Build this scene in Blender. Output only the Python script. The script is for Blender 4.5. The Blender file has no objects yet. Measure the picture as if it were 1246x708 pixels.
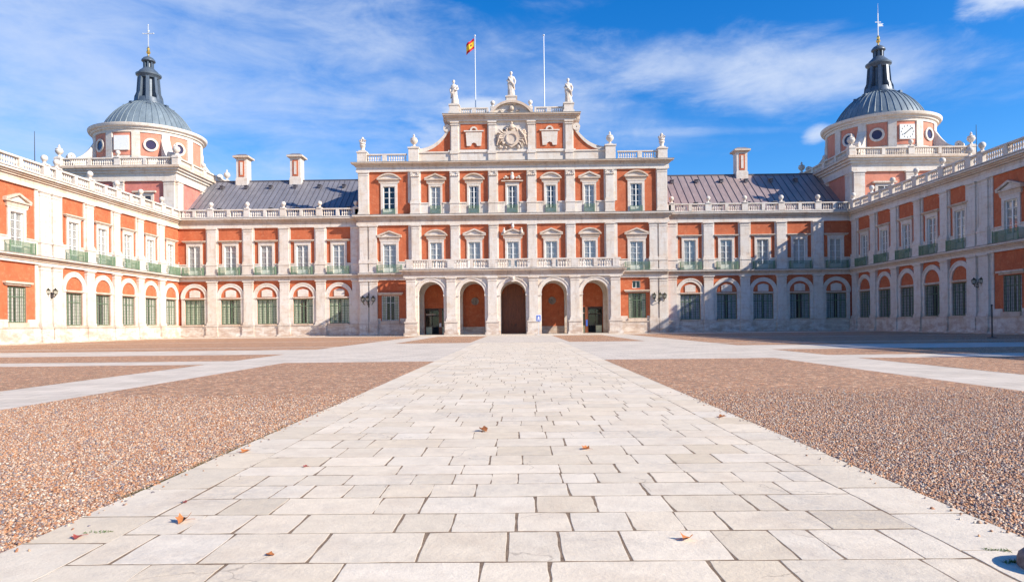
import bpy, bmesh, math, random
import numpy as np
from math import sin, cos, pi, radians, sqrt
from mathutils import Vector, Matrix
random.seed(7)
S = bpy.context.scene
COL = S.collection

# ------------------------------------------------------------------ materials
def mat(name):
    m = bpy.data.materials.new(name); m.use_nodes = True
    nt = m.node_tree; b = nt.nodes['Principled BSDF']
    return m, nt, b
def nd(nt, t, **kw):
    n = nt.nodes.new(t)
    for k, v in kw.items(): setattr(n, k, v)
    return n
def ramp(nt, fac, stops, interp='LINEAR'):
    r = nd(nt, 'ShaderNodeValToRGB'); r.color_ramp.interpolation = interp
    e = r.color_ramp.elements
    while len(e) < len(stops): e.new(0.5)
    for i, (p, c) in enumerate(stops):
        e[i].position = p; e[i].color = (c[0], c[1], c[2], 1) if not isinstance(c, float) else (c, c, c, 1)
    nt.links.new(fac, r.inputs[0]); return r.outputs[0]
def mixc(nt, fac, a, b, mode='MIX'):
    m = nd(nt, 'ShaderNodeMix', data_type='RGBA', blend_type=mode)
    for sock, v in ((m.inputs[0], fac), (m.inputs[6], a), (m.inputs[7], b)):
        if isinstance(v, (int, float)): sock.default_value = v
        elif isinstance(v, tuple): sock.default_value = (v[0], v[1], v[2], 1)
        else: nt.links.new(v, sock)
    return m.outputs[2]
def mth(nt, op, a, b=None, clamp=False):
    m = nd(nt, 'ShaderNodeMath', operation=op); m.use_clamp = clamp
    for i, v in enumerate((a, b)):
        if v is None: continue
        if isinstance(v, (int, float)): m.inputs[i].default_value = v
        else: nt.links.new(v, m.inputs[i])
    return m.outputs[0]
def pos(nt, scale=(1, 1, 1)):
    g = nd(nt, 'ShaderNodeNewGeometry')
    mp = nd(nt, 'ShaderNodeMapping'); mp.inputs['Scale'].default_value = scale
    nt.links.new(g.outputs['Position'], mp.inputs['Vector']); return mp.outputs[0]
def noise(nt, vec, scale, detail=5, rough=0.55):
    n = nd(nt, 'ShaderNodeTexNoise'); n.inputs['Scale'].default_value = scale
    n.inputs['Detail'].default_value = detail; n.inputs['Roughness'].default_value = rough
    nt.links.new(vec, n.inputs['Vector']); return n.outputs['Fac']
def bump(nt, b, h, strength, dist):
    n = nd(nt, 'ShaderNodeBump'); n.inputs['Strength'].default_value = strength
    n.inputs['Distance'].default_value = dist
    nt.links.new(h, n.inputs['Height']); nt.links.new(n.outputs[0], b.inputs['Normal'])
def simple(name, col, rough=0.6, metal=0.0, var=0.0, vs=3.0):
    m, nt, b = mat(name)
    b.inputs['Roughness'].default_value = rough; b.inputs['Metallic'].default_value = metal
    if var:
        f = noise(nt, pos(nt), vs)
        c = mixc(nt, ramp(nt, f, [(0.3, 0.0), (0.7, 1.0)]), tuple(x*(1-var) for x in col), tuple(min(1, x*(1+var)) for x in col))
        nt.links.new(c, b.inputs['Base Color'])
    else: b.inputs['Base Color'].default_value = (*col, 1)
    return m

def stone_mat(name, base, warm, stain, dirt=0.5):
    m, nt, b = mat(name)
    p = pos(nt)
    big = ramp(nt, noise(nt, p, 0.35, 4), [(0.35, 0.0), (0.7, 1.0)])
    c = mixc(nt, big, base, warm)
    streak = ramp(nt, noise(nt, pos(nt, (1.6, 1.6, 0.22)), 1.2, 6, 0.7), [(0.52, 0.0), (0.72, 1.0)])
    c = mixc(nt, mth(nt, 'MULTIPLY', streak, dirt), c, stain)
    # block joints: horizontal courses
    g = nd(nt, 'ShaderNodeNewGeometry'); sx = nd(nt, 'ShaderNodeSeparateXYZ'); nt.links.new(g.outputs['Position'], sx.inputs[0])
    fr = mth(nt, 'FRACT', mth(nt, 'DIVIDE', sx.outputs[2], 0.62))
    j = ramp(nt, fr, [(0.0, 1.0), (0.05, 0.0)])
    c = mixc(nt, mth(nt, 'MULTIPLY', j, 0.6), c, stain)
    # splash zone: damp salts and brown wear on the lowest courses
    low = ramp(nt, mth(nt, 'DIVIDE', sx.outputs[2], 3.0), [(0.35, 1.0), (1.0, 0.0)])
    sp = ramp(nt, noise(nt, pos(nt, (1, 1, 2.2)), 0.7, 6, 0.65), [(0.42, 0.0), (0.6, 1.0)])
    c = mixc(nt, mth(nt, 'MULTIPLY', mth(nt, 'MULTIPLY', low, sp), 0.65), c, (0.40, 0.25, 0.17))
    oc = ramp(nt, noise(nt, pos(nt, (1, 1, 1.6)), 0.9, 7, 0.7), [(0.50, 0.0), (0.66, 1.0)])
    c = mixc(nt, mth(nt, 'MULTIPLY', oc, 0.42), c, (0.55, 0.37, 0.24))
    gy = ramp(nt, noise(nt, pos(nt, (1.3, 1.3, 0.8)), 1.7, 7, 0.75), [(0.56, 0.0), (0.68, 1.0)])
    c = mixc(nt, mth(nt, 'MULTIPLY', gy, 0.40), c, (0.33, 0.31, 0.30))
    hu = mth(nt, 'MULTIPLY', mth(nt, 'FLOOR', mth(nt, 'DIVIDE', sx.outputs[2], 0.62)), 7.31)
    fine = noise(nt, p, 9.0, 6, 0.7)
    c = mixc(nt, 0.25, c, ramp(nt, fine, [(0.3, 0.5), (0.7, 0.9)]), 'MULTIPLY')
    nt.links.new(c, b.inputs['Base Color']); b.inputs['Roughness'].default_value = 0.85
    bump(nt, b, fine, 0.35, 0.05)
    return m
def stucco_mat(name, a, c2):
    m, nt, b = mat(name)
    p = pos(nt)
    f = ramp(nt, noise(nt, p, 0.7, 7, 0.72), [(0.38, 0.0), (0.62, 1.0)])
    c = mixc(nt, f, a, c2)
    fd = ramp(nt, noise(nt, pos(nt, (1, 1, 1.3)), 1.9, 7, 0.7), [(0.52, 0.0), (0.70, 1.0)])
    c = mixc(nt, mth(nt, 'MULTIPLY', fd, 0.55), c, (0.60, 0.25, 0.13))
    f2 = ramp(nt, noise(nt, pos(nt, (1.5, 1.5, 0.3)), 1.5, 6, 0.7), [(0.55, 0.0), (0.75, 1.0)])
    c = mixc(nt, mth(nt, 'MULTIPLY', f2, 0.6), c, tuple(x*0.5 for x in a))
    # thin brick courses
    g = nd(nt, 'ShaderNodeNewGeometry'); sx = nd(nt, 'ShaderNodeSeparateXYZ'); nt.links.new(g.outputs['Position'], sx.inputs[0])
    fr = mth(nt, 'FRACT', mth(nt, 'DIVIDE', sx.outputs[2], 0.085))
    j = ramp(nt, fr, [(0.0, 1.0), (0.2, 0.0)])
    c = mixc(nt, mth(nt, 'MULTIPLY', j, 0.22), c, (0.55, 0.42, 0.34))
    nt.links.new(c, b.inputs['Base Color']); b.inputs['Roughness'].default_value = 0.9
    bump(nt, b, noise(nt, p, 14, 5, 0.7), 0.3, 0.03)
    return m

M = {}
M['stone'] = stone_mat('limestone', (0.74, 0.685, 0.62), (0.70, 0.61, 0.51), (0.44, 0.35, 0.27), 0.55)
M['trim'] = stone_mat('cornice_stone', (0.68, 0.58, 0.48), (0.60, 0.45, 0.33), (0.30, 0.21, 0.15), 0.75)
M['ledge'] = simple('lichened_ledge', (0.26, 0.235, 0.21), 0.9, var=0.45, vs=1.2)
M['stucco'] = stucco_mat('orange_brick', (0.43, 0.098, 0.034), (0.53, 0.135, 0.050))
M['stucco_pink'] = stucco_mat('pinkish_brick', (0.56, 0.20, 0.13), (0.63, 0.25, 0.17))
M['rose'] = stucco_mat('rose_render', (0.50, 0.15, 0.12), (0.60, 0.21, 0.17))
M['white'] = simple('white_paint', (0.76, 0.76, 0.72), 0.5, var=0.04)
M['green'] = simple('green_paint', (0.16, 0.25, 0.15), 0.5, var=0.2)
M['shutter'] = simple('sage_shutter', (0.54, 0.59, 0.42), 0.6, var=0.15)
M['iron'] = simple('wrought_iron', (0.035, 0.035, 0.03), 0.5, 0.5)
M['grille'] = simple('painted_grille', (0.10, 0.105, 0.08), 0.6)
M['bronze'] = simple('aged_bronze', (0.06, 0.055, 0.03), 0.45, 0.6, var=0.3)
M['darkframe'] = simple('dark_frame', (0.05, 0.035, 0.025), 0.5)
M['gold'] = simple('gilding', (0.75, 0.50, 0.16), 0.35, 0.9)
M['curtain'] = simple('curtain', (0.86, 0.79, 0.69), 0.9, var=0.08, vs=1.5)
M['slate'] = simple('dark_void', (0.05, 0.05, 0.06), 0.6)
M['granite'] = simple('granite', (0.20, 0.15, 0.13), 0.8, var=0.5, vs=30)
M['black'] = simple('black_paint', (0.02, 0.02, 0.025), 0.4)
M['blue'] = simple('blue_sign', (0.06, 0.14, 0.55), 0.4)
M['paper'] = simple('paper', (0.8, 0.8, 0.8), 0.6)
M['steel'] = simple('steel_pole', (0.62, 0.64, 0.66), 0.4, 0.2)
M['red'] = simple('flag_red', (0.55, 0.01, 0.015), 0.8)
M['yellow'] = simple('flag_yellow', (0.80, 0.52, 0.02), 0.8)
M['leaf'] = simple('dry_leaf', (0.42, 0.145, 0.04), 0.7, var=0.35, vs=60)
M['leafred'] = simple('red_leaf', (0.32, 0.06, 0.04), 0.7, var=0.3, vs=60)
M['moss'] = simple('dry_moss', (0.15, 0.12, 0.045), 0.9, var=0.5, vs=9)
M['grass'] = simple('grass_blade', (0.11, 0.17, 0.03), 0.7, var=0.3, vs=40)
M['lampglass'] = simple('lamp_glass', (0.45, 0.44, 0.36), 0.15)

m, nt, b = mat('window_glass'); M['glass'] = m
out = nt.nodes['Material Output']; nt.nodes.remove(b)
tr = nd(nt, 'ShaderNodeBsdfTransparent'); tr.inputs[0].default_value = (0.86, 0.88, 0.90, 1)
gl = nd(nt, 'ShaderNodeBsdfGlossy'); gl.inputs['Roughness'].default_value = 0.04
lw = nd(nt, 'ShaderNodeLayerWeight'); lw.inputs[0].default_value = 0.35
mx = nd(nt, 'ShaderNodeMixShader')
nt.links.new(mth(nt, 'ADD', mth(nt, 'MULTIPLY', lw.outputs['Fresnel'], 0.5), 0.02), mx.inputs[0])
nt.links.new(tr.outputs[0], mx.inputs[1]); nt.links.new(gl.outputs[0], mx.inputs[2]); nt.links.new(mx.outputs[0], out.inputs[0])

m, nt, b = mat('oak_door'); M['wood'] = m
f = noise(nt, pos(nt, (9, 9, 0.6)), 1.5, 6, 0.6)
nt.links.new(ramp(nt, f, [(0.3, (0.13, 0.035, 0.012)), (0.7, (0.27, 0.085, 0.03))]), b.inputs['Base Color'])
b.inputs['Roughness'].default_value = 0.45; bump(nt, b, f, 0.3, 0.03)

def roof_mat(name, a, c2, r=0.5, met=0.15):
    m, nt, b = mat(name)
    f = ramp(nt, noise(nt, pos(nt, (1, 1, 0.4)), 0.5, 7, 0.7), [(0.32, 0.0), (0.7, 1.0)])
    c = mixc(nt, f, a, c2)
    f2 = ramp(nt, noise(nt, pos(nt, (2.5, 0.5, 0.5)), 1.2, 6, 0.7), [(0.5, 0.0), (0.75, 1.0)])
    c = mixc(nt, mth(nt, 'MULTIPLY', f2, 0.4), c, tuple(x*1.5 for x in c2))
    nt.links.new(c, b.inputs['Base Color']); b.inputs['Roughness'].default_value = r
    b.inputs['Metallic'].default_value = met
    bump(nt, b, noise(nt, pos(nt), 2.5, 5, 0.6), 0.2, 0.06)
    return m
M['roof'] = roof_mat('lead_roof', (0.20, 0.195, 0.21), (0.29, 0.28, 0.30), 0.5, 0.3)
M['roofred'] = roof_mat('tarnished_roof', (0.31, 0.235, 0.22), (0.41, 0.31, 0.28), 0.5, 0.3)
M['seam'] = simple('roof_seam', (0.10, 0.09, 0.10), 0.5, 0.2)
M['dome'] = roof_mat('dome_lead', (0.13, 0.165, 0.19), (0.21, 0.26, 0.29), 0.45)
M['lantern'] = roof_mat('lantern_lead', (0.055, 0.08, 0.11), (0.12, 0.15, 0.19), 0.4)

# pebble bed: every stone its own colour; also used under the modelled pebbles
PEB = [(0.0, (0.48, 0.30, 0.19)), (0.18, (0.36, 0.158, 0.074)), (0.34, (0.50, 0.255, 0.125)), (0.50, (0.54, 0.40, 0.29)),
       (0.64, (0.27, 0.18, 0.148)), (0.76, (0.61, 0.51, 0.40)), (0.82, (0.21, 0.18, 0.185)), (0.90, (0.41, 0.195, 0.10))]
m, nt, b = mat('pebble_bed'); M['gravel'] = m
v = nd(nt, 'ShaderNodeTexVoronoi'); v.inputs['Scale'].default_value = 34
nt.links.new(pos(nt, (1, 1, 0)), v.inputs['Vector'])
sx = nd(nt, 'ShaderNodeSeparateColor'); nt.links.new(v.outputs['Color'], sx.inputs[0])
c = ramp(nt, sx.outputs[0], PEB, 'CONSTANT')
c = mixc(nt, ramp(nt, v.outputs['Distance'], [(0.4, 0.0), (0.65, 0.35)]), c, (0.14, 0.08, 0.05))
big = ramp(nt, noise(nt, pos(nt), 0.6, 5, 0.6), [(0.35, 0.9), (0.65, 1.0)])
c = mixc(nt, 1.0, c, big, 'MULTIPLY')
v2 = nd(nt, 'ShaderNodeTexVoronoi'); v2.inputs['Scale'].default_value = 9; nt.links.new(pos(nt, (1, 1, 0)), v2.inputs['Vector'])
s2 = nd(nt, 'ShaderNodeSeparateColor'); nt.links.new(v2.outputs['Color'], s2.inputs[0])
c = mixc(nt, 0.55, c, ramp(nt, s2.outputs[1], [(0.0, (0.45, 0.42, 0.40)), (0.25, (0.75, 0.65, 0.6)), (0.6, (1.1, 1.0, 0.95)), (0.88, (1.7, 1.65, 1.6))], 'CONSTANT'), 'MULTIPLY')
c = mixc(nt, 1.0, c, (1.38, 1.34, 1.20), 'MULTIPLY')
nt.links.new(c, b.inputs['Base Color']); b.inputs['Roughness'].default_value = 0.8
bump(nt, b, ramp(nt, v.outputs['Distance'], [(0.0, 1.0), (0.55, 0.0)]), 0.9, 0.025)

m, nt, b = mat('pebble'); M['pebble'] = m
at = nd(nt, 'ShaderNodeAttribute', attribute_name='Col')
f = ramp(nt, noise(nt, pos(nt), 70, 4, 0.6), [(0.3, 0.75), (0.7, 1.1)])
nt.links.new(mixc(nt, 1.0, at.outputs['Color'], f, 'MULTIPLY'), b.inputs['Base Color']); b.inputs['Roughness'].default_value = 0.65

m, nt, b = mat('path_slab'); M['slab'] = m
at = nd(nt, 'ShaderNodeAttribute', attribute_name='Col')
p = pos(nt)
f = ramp(nt, noise(nt, p, 5, 8, 0.7), [(0.3, 0.86), (0.65, 1.0)])
c = mixc(nt, 1.0, at.outputs['Color'], f, 'MULTIPLY')
grey = ramp(nt, noise(nt, p, 0.55, 5, 0.6), [(0.5, 0.0), (0.66, 1.0)])
g2 = ramp(nt, noise(nt, p, 11, 8, 0.75), [(0.4, 0.0), (0.6, 1.0)])
c = mixc(nt, mth(nt, 'MULTIPLY', mth(nt, 'MULTIPLY', grey, g2), 0.5), c, (0.36, 0.33, 0.30))
st = ramp(nt, noise(nt, p, 1.3, 8, 0.72), [(0.48, 0.0), (0.68, 1.0)])
c = mixc(nt, mth(nt, 'MULTIPLY', st, 0.30), c, (0.48, 0.36, 0.25))
vc = nd(nt, 'ShaderNodeTexVoronoi', feature='DISTANCE_TO_EDGE'); vc.inputs['Scale'].default_value = 1.1
wp = nd(nt, 'ShaderNodeTexNoise'); wp.inputs['Scale'].default_value = 3.0; wp.inputs['Detail'].default_value = 6; nt.links.new(p, wp.inputs['Vector'])
nt.links.new(mixc(nt, 0.25, p, wp.outputs['Color']), vc.inputs['Vector'])
ck = ramp(nt, vc.outputs['Distance'], [(0.0, 1.0), (0.006, 0.0)])
ckm = ramp(nt, noise(nt, p, 0.8, 2, 0.5), [(0.54, 0.0), (0.6, 1.0)])
c = mixc(nt, mth(nt, 'MULTIPLY', mth(nt, 'MULTIPLY', ck, ckm), 0.6), c, (0.20, 0.15, 0.11))
sp = ramp(nt, noise(nt, pos(nt), 38, 6, 0.8), [(0.60, 0.0), (0.68, 1.0)])
sp2 = ramp(nt, noise(nt, pos(nt), 2.1, 3, 0.6), [(0.48, 0.0), (0.6, 1.0)])
c = mixc(nt, mth(nt, 'MULTIPLY', mth(nt, 'MULTIPLY', sp, sp2), 0.7), c, (0.22, 0.18, 0.15))
nt.links.new(c, b.inputs['Base Color']); b.inputs['Roughness'].default_value = 0.75
bump(nt, b, noise(nt, p, 18, 7, 0.7), 0.5, 0.015)

m, nt, b = mat('joint_dirt'); M['joint'] = m
f = noise(nt, pos(nt), 14, 6, 0.7)
nt.links.new(ramp(nt, f, [(0.3, (0.12, 0.075, 0.045)), (0.7, (0.30, 0.21, 0.135))]), b.inputs['Base Color']); b.inputs['Roughness'].default_value = 0.95
bump(nt, b, f, 0.6, 0.02)

m, nt, b = mat('far_paving'); M['paving'] = m
br = nd(nt, 'ShaderNodeTexBrick'); br.inputs['Scale'].default_value = 1.0
br.inputs['Brick Width'].default_value = 0.95; br.inputs['Row Height'].default_value = 0.58; br.inputs['Mortar Size'].default_value = 0.014
br.inputs['Color1'].default_value = (0.68, 0.595, 0.49, 1); br.inputs['Color2'].default_value = (0.61, 0.53, 0.43, 1); br.inputs['Mortar'].default_value = (0.42, 0.34, 0.26, 1)
dn = nd(nt, 'ShaderNodeTexNoise'); dn.inputs['Scale'].default_value = 0.9; p = pos(nt); nt.links.new(p, dn.inputs['Vector'])
nt.links.new(mixc(nt, 0.06, p, dn.outputs['Color']), br.inputs['Vector'])
f = ramp(nt, noise(nt, p, 0.5, 6, 0.65), [(0.35, 0.82), (0.6, 1.0)])
c = mixc(nt, 1.0, br.outputs['Color'], f, 'MULTIPLY')
nt.links.new(c, b.inputs['Base Color']); b.inputs['Roughness'].default_value = 0.8
bump(nt, b, noise(nt, p, 9, 6, 0.7), 0.3, 0.01)

m, nt, b = mat('bare_earth'); M['earth'] = m
f = noise(nt, pos(nt), 0.3, 8, 0.7)
nt.links.new(ramp(nt, f, [(0.3, (0.34, 0.26, 0.19)), (0.7, (0.46, 0.38, 0.29))]), b.inputs['Base Color']); b.inputs['Roughness'].default_value = 0.95

# ------------------------------------------------------------------ mesh building
class MB:
    def __init__(s): s.v = []; s.f = []; s.m = []; s.mats = ['stone']; s.cur = 0; s.T = None
    def use(s, k):
        if k not in s.mats:
            if not s.f: s.mats = [k]
            else: s.mats.append(k)
        s.cur = s.mats.index(k); return s
    def add(s, vs, fs):
        o = len(s.v)
        if s.T is not None: vs = [tuple(s.T @ Vector(p)) for p in vs]
        s.v += [tuple(p) for p in vs]
        for f in fs: s.f.append([i+o for i in f]); s.m.append(s.cur)
        return s
    def box(s, x0, x1, y0, y1, z0, z1):
        return s.add([(x0,y0,z0),(x1,y0,z0),(x1,y1,z0),(x0,y1,z0),(x0,y0,z1),(x1,y0,z1),(x1,y1,z1),(x0,y1,z1)],
              [(0,3,2,1),(4,5,6,7),(0,1,5,4),(1,2,6,5),(2,3,7,6),(3,0,4,7)])
    def taper(s, x0, x1, y0, y1, z0, z1, d):   # box whose top is wider by d on x and front y
        return s.add([(x0,y0,z0),(x1,y0,z0),(x1,y1,z0),(x0,y1,z0),(x0-d,y0-d,z1),(x1+d,y0-d,z1),(x1+d,y1,z1),(x0-d,y1,z1)],
              [(0,3,2,1),(4,5,6,7),(0,1,5,4),(1,2,6,5),(2,3,7,6),(3,0,4,7)])
    def prism(s, pts, y0, y1):                 # polygon in xz extruded along y
        n = len(pts)
        vs = [(x, y0, z) for x, z in pts] + [(x, y1, z) for x, z in pts]
        fs = [tuple(range(n)), tuple(range(2*n-1, n-1, -1))] + [(i, i+n, (i+1) % n+n, (i+1) % n) for i in range(n)]
        return s.add(vs, fs)
    def prismx(s, pts, x0, x1):                # polygon in yz extruded along x
        n = len(pts)
        vs = [(x0, y, z) for y, z in pts] + [(x1, y, z) for y, z in pts]
        fs = [tuple(range(n)), tuple(range(2*n-1, n-1, -1))] + [(i, i+n, (i+1) % n+n, (i+1) % n) for i in range(n)]
        return s.add(vs, fs)
    def arc(s, cx, cz, r0, r1, y0, y1, a0=0, a1=pi, n=20):   # ring segment in xz plane
        vs = []
        for i in range(n+1):
            a = a0+(a1-a0)*i/n
            for r, y in ((r0,y0),(r1,y0),(r1,y1),(r0,y1)): vs.append((cx+r*cos(a), y, cz+r*sin(a)))
        fs = []
        full = abs(a1-a0-2*pi) < 1e-6
        for i in range(n):
            o = 4*i; q = 4*(i+1)
            for k in range(4): fs.append((o+k, o+(k+1) % 4, q+(k+1) % 4, q+k))
        if not full: fs += [(0,1,2,3), (4*n+3,4*n+2,4*n+1,4*n)]
        return s.add(vs, fs)
    def spandrel(s, cx, cz, r, x0, x1, ztop, y0, y1, n=20):  # wall over an arch: block x0..x1, cz..ztop minus half disc
        pts = [(x0, cz)] if cx-r > x0+1e-6 else []
        pts += [(cx-r*cos(pi*i/n), cz+r*sin(pi*i/n)) for i in range(n+1)]
        if cx+r < x1-1e-6: pts += [(x1, cz)]
        top = []
        vs = []; fs = []
        for (x, z) in pts:
            vs += [(x,y0,z),(x,y0,ztop),(x,y1,z),(x,y1,ztop)]
        for i in range(len(pts)-1):
            o = 4*i; q = o+4
            fs += [(o,q,q+1,o+1),(o+2,o+3,q+3,q+2),(o,o+2,q+2,q),(o+1,q+1,q+3,o+3)]
        fs += [(0,1,3,2)]; o = 4*(len(pts)-1); fs += [(o,o+2,o+3,o+1)]
        return s.add(vs, fs)
    def lathe(s, prof, cx=0, cy=0, n=16, sq=1.0, a0=0.0):
        vs = []; fs = []
        for r, z in prof:
            for i in range(n):
                a = 2*pi*i/n+a0; vs.append((cx+r*cos(a), cy+r*sin(a)*sq, z))
        for k in range(len(prof)-1):
            for i in range(n):
                fs.append((k*n+i, k*n+(i+1) % n, (k+1)*n+(i+1) % n, (k+1)*n+i))
        fs.append(tuple(range(n-1, -1, -1))); fs.append(tuple((len(prof)-1)*n+i for i in range(n)))
        return s.add(vs, fs)
    def tube(s, pts, r, n=6):
        P = [Vector(p) for p in pts]; vs = []; fs = []
        rr = r if isinstance(r, (list, tuple)) else [r]*len(P)
        for i, p in enumerate(P):
            d = (P[min(i+1, len(P)-1)]-P[max(i-1, 0)]).normalized()
            a = d.cross(Vector((0,0,1)) if abs(d.z) < 0.9 else Vector((1,0,0))).normalized(); b2 = d.cross(a)
            for k in range(n):
                t = 2*pi*k/n; vs.append(tuple(p+rr[i]*(a*cos(t)+b2*sin(t))))
        for i in range(len(P)-1):
            for k in range(n): fs.append((i*n+k, i*n+(k+1) % n, (i+1)*n+(k+1) % n, (i+1)*n+k))
        fs.append(tuple(range(n-1,-1,-1))); fs.append(tuple((len(P)-1)*n+k for k in range(n)))
        return s.add(vs, fs)
    def ball(s, c, r, n=10, m_=6, sc=(1,1,1)):
        prof = [(max(1e-3, sin(pi*i/m_)), -cos(pi*i/m_)) for i in range(m_+1)]
        vs = []; fs = []
        for q, z in prof:
            for i in range(n):
                a = 2*pi*i/n; vs.append((c[0]+r*sc[0]*q*cos(a), c[1]+r*sc[1]*q*sin(a), c[2]+r*sc[2]*z))
        for k in range(m_):
            for i in range(n): fs.append((k*n+i, k*n+(i+1) % n, (k+1)*n+(i+1) % n, (k+1)*n+i))
        fs.append(tuple(range(n-1,-1,-1))); fs.append(tuple(m_*n+i for i in range(n)))
        return s.add(vs, fs)
    def mesh(s, name, smooth=False, recalc=True):
        me = bpy.data.meshes.new(name); me.from_pydata(s.v, [], s.f)
        for k in s.mats: me.materials.append(M[k])
        me.polygons.foreach_set('material_index', s.m)
        if smooth: me.polygons.foreach_set('use_smooth', [True]*len(s.f))
        if recalc:
            bm = bmesh.new(); bm.from_mesh(me); bmesh.ops.recalc_face_normals(bm, faces=bm.faces); bm.to_mesh(me); bm.free()
        if smooth: me.set_sharp_from_angle(angle=radians(40))
        me.update(); return me

def link(name, me, parent=None, loc=(0,0,0), rz=0.0):
    o = bpy.data.objects.new(name, me); COL.objects.link(o)
    o.location = loc; o.rotation_euler = (0, 0, rz)
    if parent is not None: o.parent = parent
    return o
def thing(name, label, cat, loc=(0,0,0), rz=0.0, group=None, me=None):
    o = link(name, me, None, loc, rz); o['label'] = label; o['category'] = cat
    if group: o['group'] = group
    return o
def struct(name, mb, smooth=False, recalc=True, kind='structure'):
    o = link(name, mb.mesh(name, smooth, recalc)); o['kind'] = kind; return o

# ------------------------------------------------------------------ shared part meshes (local: x along, -y outward, z up from ground)
cache = {}
def shared(key, fn, smooth=False):
    if key not in cache: cache[key] = fn().mesh(key, smooth)
    return cache[key]

def quadgrid(mb, x0, x1, z0, z1, y, holes, depth):
    """Front skin of a wall with rectangular holes and their reveals."""
    xs = sorted(set([x0, x1]+[h[0] for h in holes]+[h[1] for h in holes]))
    zs = sorted(set([z0, z1]+[h[2] for h in holes]+[h[3] for h in holes]))
    vs = []; fs = []
    for i in range(len(xs)-1):
        for k in range(len(zs)-1):
            cx = (xs[i]+xs[i+1])/2; cz = (zs[k]+zs[k+1])/2
            if any(h[0] < cx < h[1] and h[2] < cz < h[3] for h in holes): continue
            o = len(vs); vs += [(xs[i],y,zs[k]),(xs[i+1],y,zs[k]),(xs[i+1],y,zs[k+1]),(xs[i],y,zs[k+1])]; fs.append((o,o+1,o+2,o+3))
    mb.add(vs, fs); vs = []; fs = []; mb.use('trim')
    for a, b2, c2, d in holes:
        o = len(vs); vs += [(a,y,c2),(b2,y,c2),(b2,y,d),(a,y,d),(a,y+depth,c2),(b2,y+depth,c2),(b2,y+depth,d),(a,y+depth,d)]
        for q in ((0,4,5,1),(1,5,6,2),(2,6,7,3),(3,7,4,0)): fs.append(tuple(o+t for t in q))
    mb.add(vs, fs)

def grille_mesh(w, h, nx, nz):
    mb = MB().use('grille')
    for i in range(nx+1):
        x = -w/2+w*i/nx; mb.box(x-0.02, x+0.02, -0.02, 0.02, 0, h)
    for k in range(nz+1):
        z = h*k/nz; mb.box(-w/2, w/2, -0.01, 0.01, z-0.017, z+0.017)
    return mb
def low_frame(w, h, mk):
    mb = MB().use(mk); t = 0.12
    mb.box(-w/2, -w/2+t, -0.05, 0.05, 0, h).box(w/2-t, w/2, -0.05, 0.05, 0, h).box(-w/2+t, w/2-t, -0.05, 0.05, h-t, h).box(-w/2+t, w/2-t, -0.05, 0.05, 0, t)
    for x in (-w*0.25, 0, w*0.25): mb.box(x-0.06, x+0.06, -0.045, 0.045, t, h-t)
    mb.box(-w/2+t, w/2-t, -0.04, 0.04, h*0.72-0.05, h*0.72+0.05)
    return mb
def shutters(w, h, mk, openw):
    mb = MB().use(mk)
    for sgn in (-1, 1):
        x0 = sgn*w/2; x1 = sgn*openw/2
        a, b2 = min(x0, x1), max(x0, x1)
        n = max(2, int((b2-a)/0.35))
        for i in range(n):
            p0 = a+(b2-a)*i/n; p1 = a+(b2-a)*(i+1)/n
            mb.box(p0+0.015, p1-0.015, 0, 0.04, 0.05, h-0.05)
    return mb
def up_frame(w, h):
    mb = MB().use('white'); t = 0.11
    mb.box(-w/2, -w/2+t, -0.05, 0.05, 0, h).box(w/2-t, w/2, -0.05, 0.05, 0, h).box(-w/2+t, w/2-t, -0.05, 0.05, h-t, h)
    mb.box(-0.09, 0.09, -0.06, 0.05, 0, h-t)
    for z in (0.8, 0.8+(h-0.8)*0.25, 0.8+(h-0.8)*0.5, 0.8+(h-0.8)*0.75): mb.box(-w/2+t, w/2-t, -0.035, 0.035, z-0.03, z+0.03)
    mb.box(-w/2+t, -0.09, -0.03, 0.03, 0, 0.75).box(0.09, w/2-t, -0.03, 0.03, 0, 0.75)
    return mb
def pane(w, h): return MB().use('glass').box(-w/2+0.05, w/2-0.05, 0.0, 0.012, 0.02, h-0.05)
def curtain(w, h, gap):
    mb = MB().use('curtain')
    for s_ in (-1, 1):
        n = 8; a = s_*gap/2; b2 = s_*w/2
        pts = [(a+(b2-a)*i/n, 0.035*(i % 2)) for i in range(n+1)]
        vs = [(x, y, 0.05) for x, y in pts]+[(x, y, h-0.05) for x, y in pts]
        mb.add(vs, [(i, i+1, n+2+i, n+1+i) for i in range(n)])
    return mb
def surround(w, h, t=0.36, pr=0.14, d=0.5):
    mb = MB().use('stone')
    mb.box(-w/2-t, -w/2, -pr, d, 0, h).box(w/2, w/2+t, -pr, d, 0, h).box(-w/2-t, w/2+t, -pr, d, h, h+t)
    mb.box(-w/2-t-0.06, w/2+t+0.06, -pr-0.05, d, h+t, h+t+0.16)
    return mb
def hood_flat(w): return MB().use('trim').taper(-w/2, w/2, -0.26, 0.05, 0, 0.16, 0.12).box(-w/2-0.16, w/2+0.16, -0.44, 0.05, 0.16, 0.3)
def hood_tri(w, h=1.1):
    mb = MB().use('trim')
    mb.box(-w/2, w/2, -0.42, 0.05, 0, 0.18)
    t = 0.2
    for s_ in (-1, 1): mb.prism([(s_*w/2, 0.18), (s_*w/2, 0.18+t), (0, h), (0, h-t*1.2), (s_*(w/2-0.3), 0.18)], -0.46, 0.05)
    mb.use('stone').prism([(-w/2+0.4, 0.18), (w/2-0.4, 0.18), (0, h-0.3)], -0.2, 0.04)
    mb.use('trim').taper(-w/2+0.35, w/2-0.35, -0.18, 0.05, -0.55, 0, 0.1)
    return mb
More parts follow.
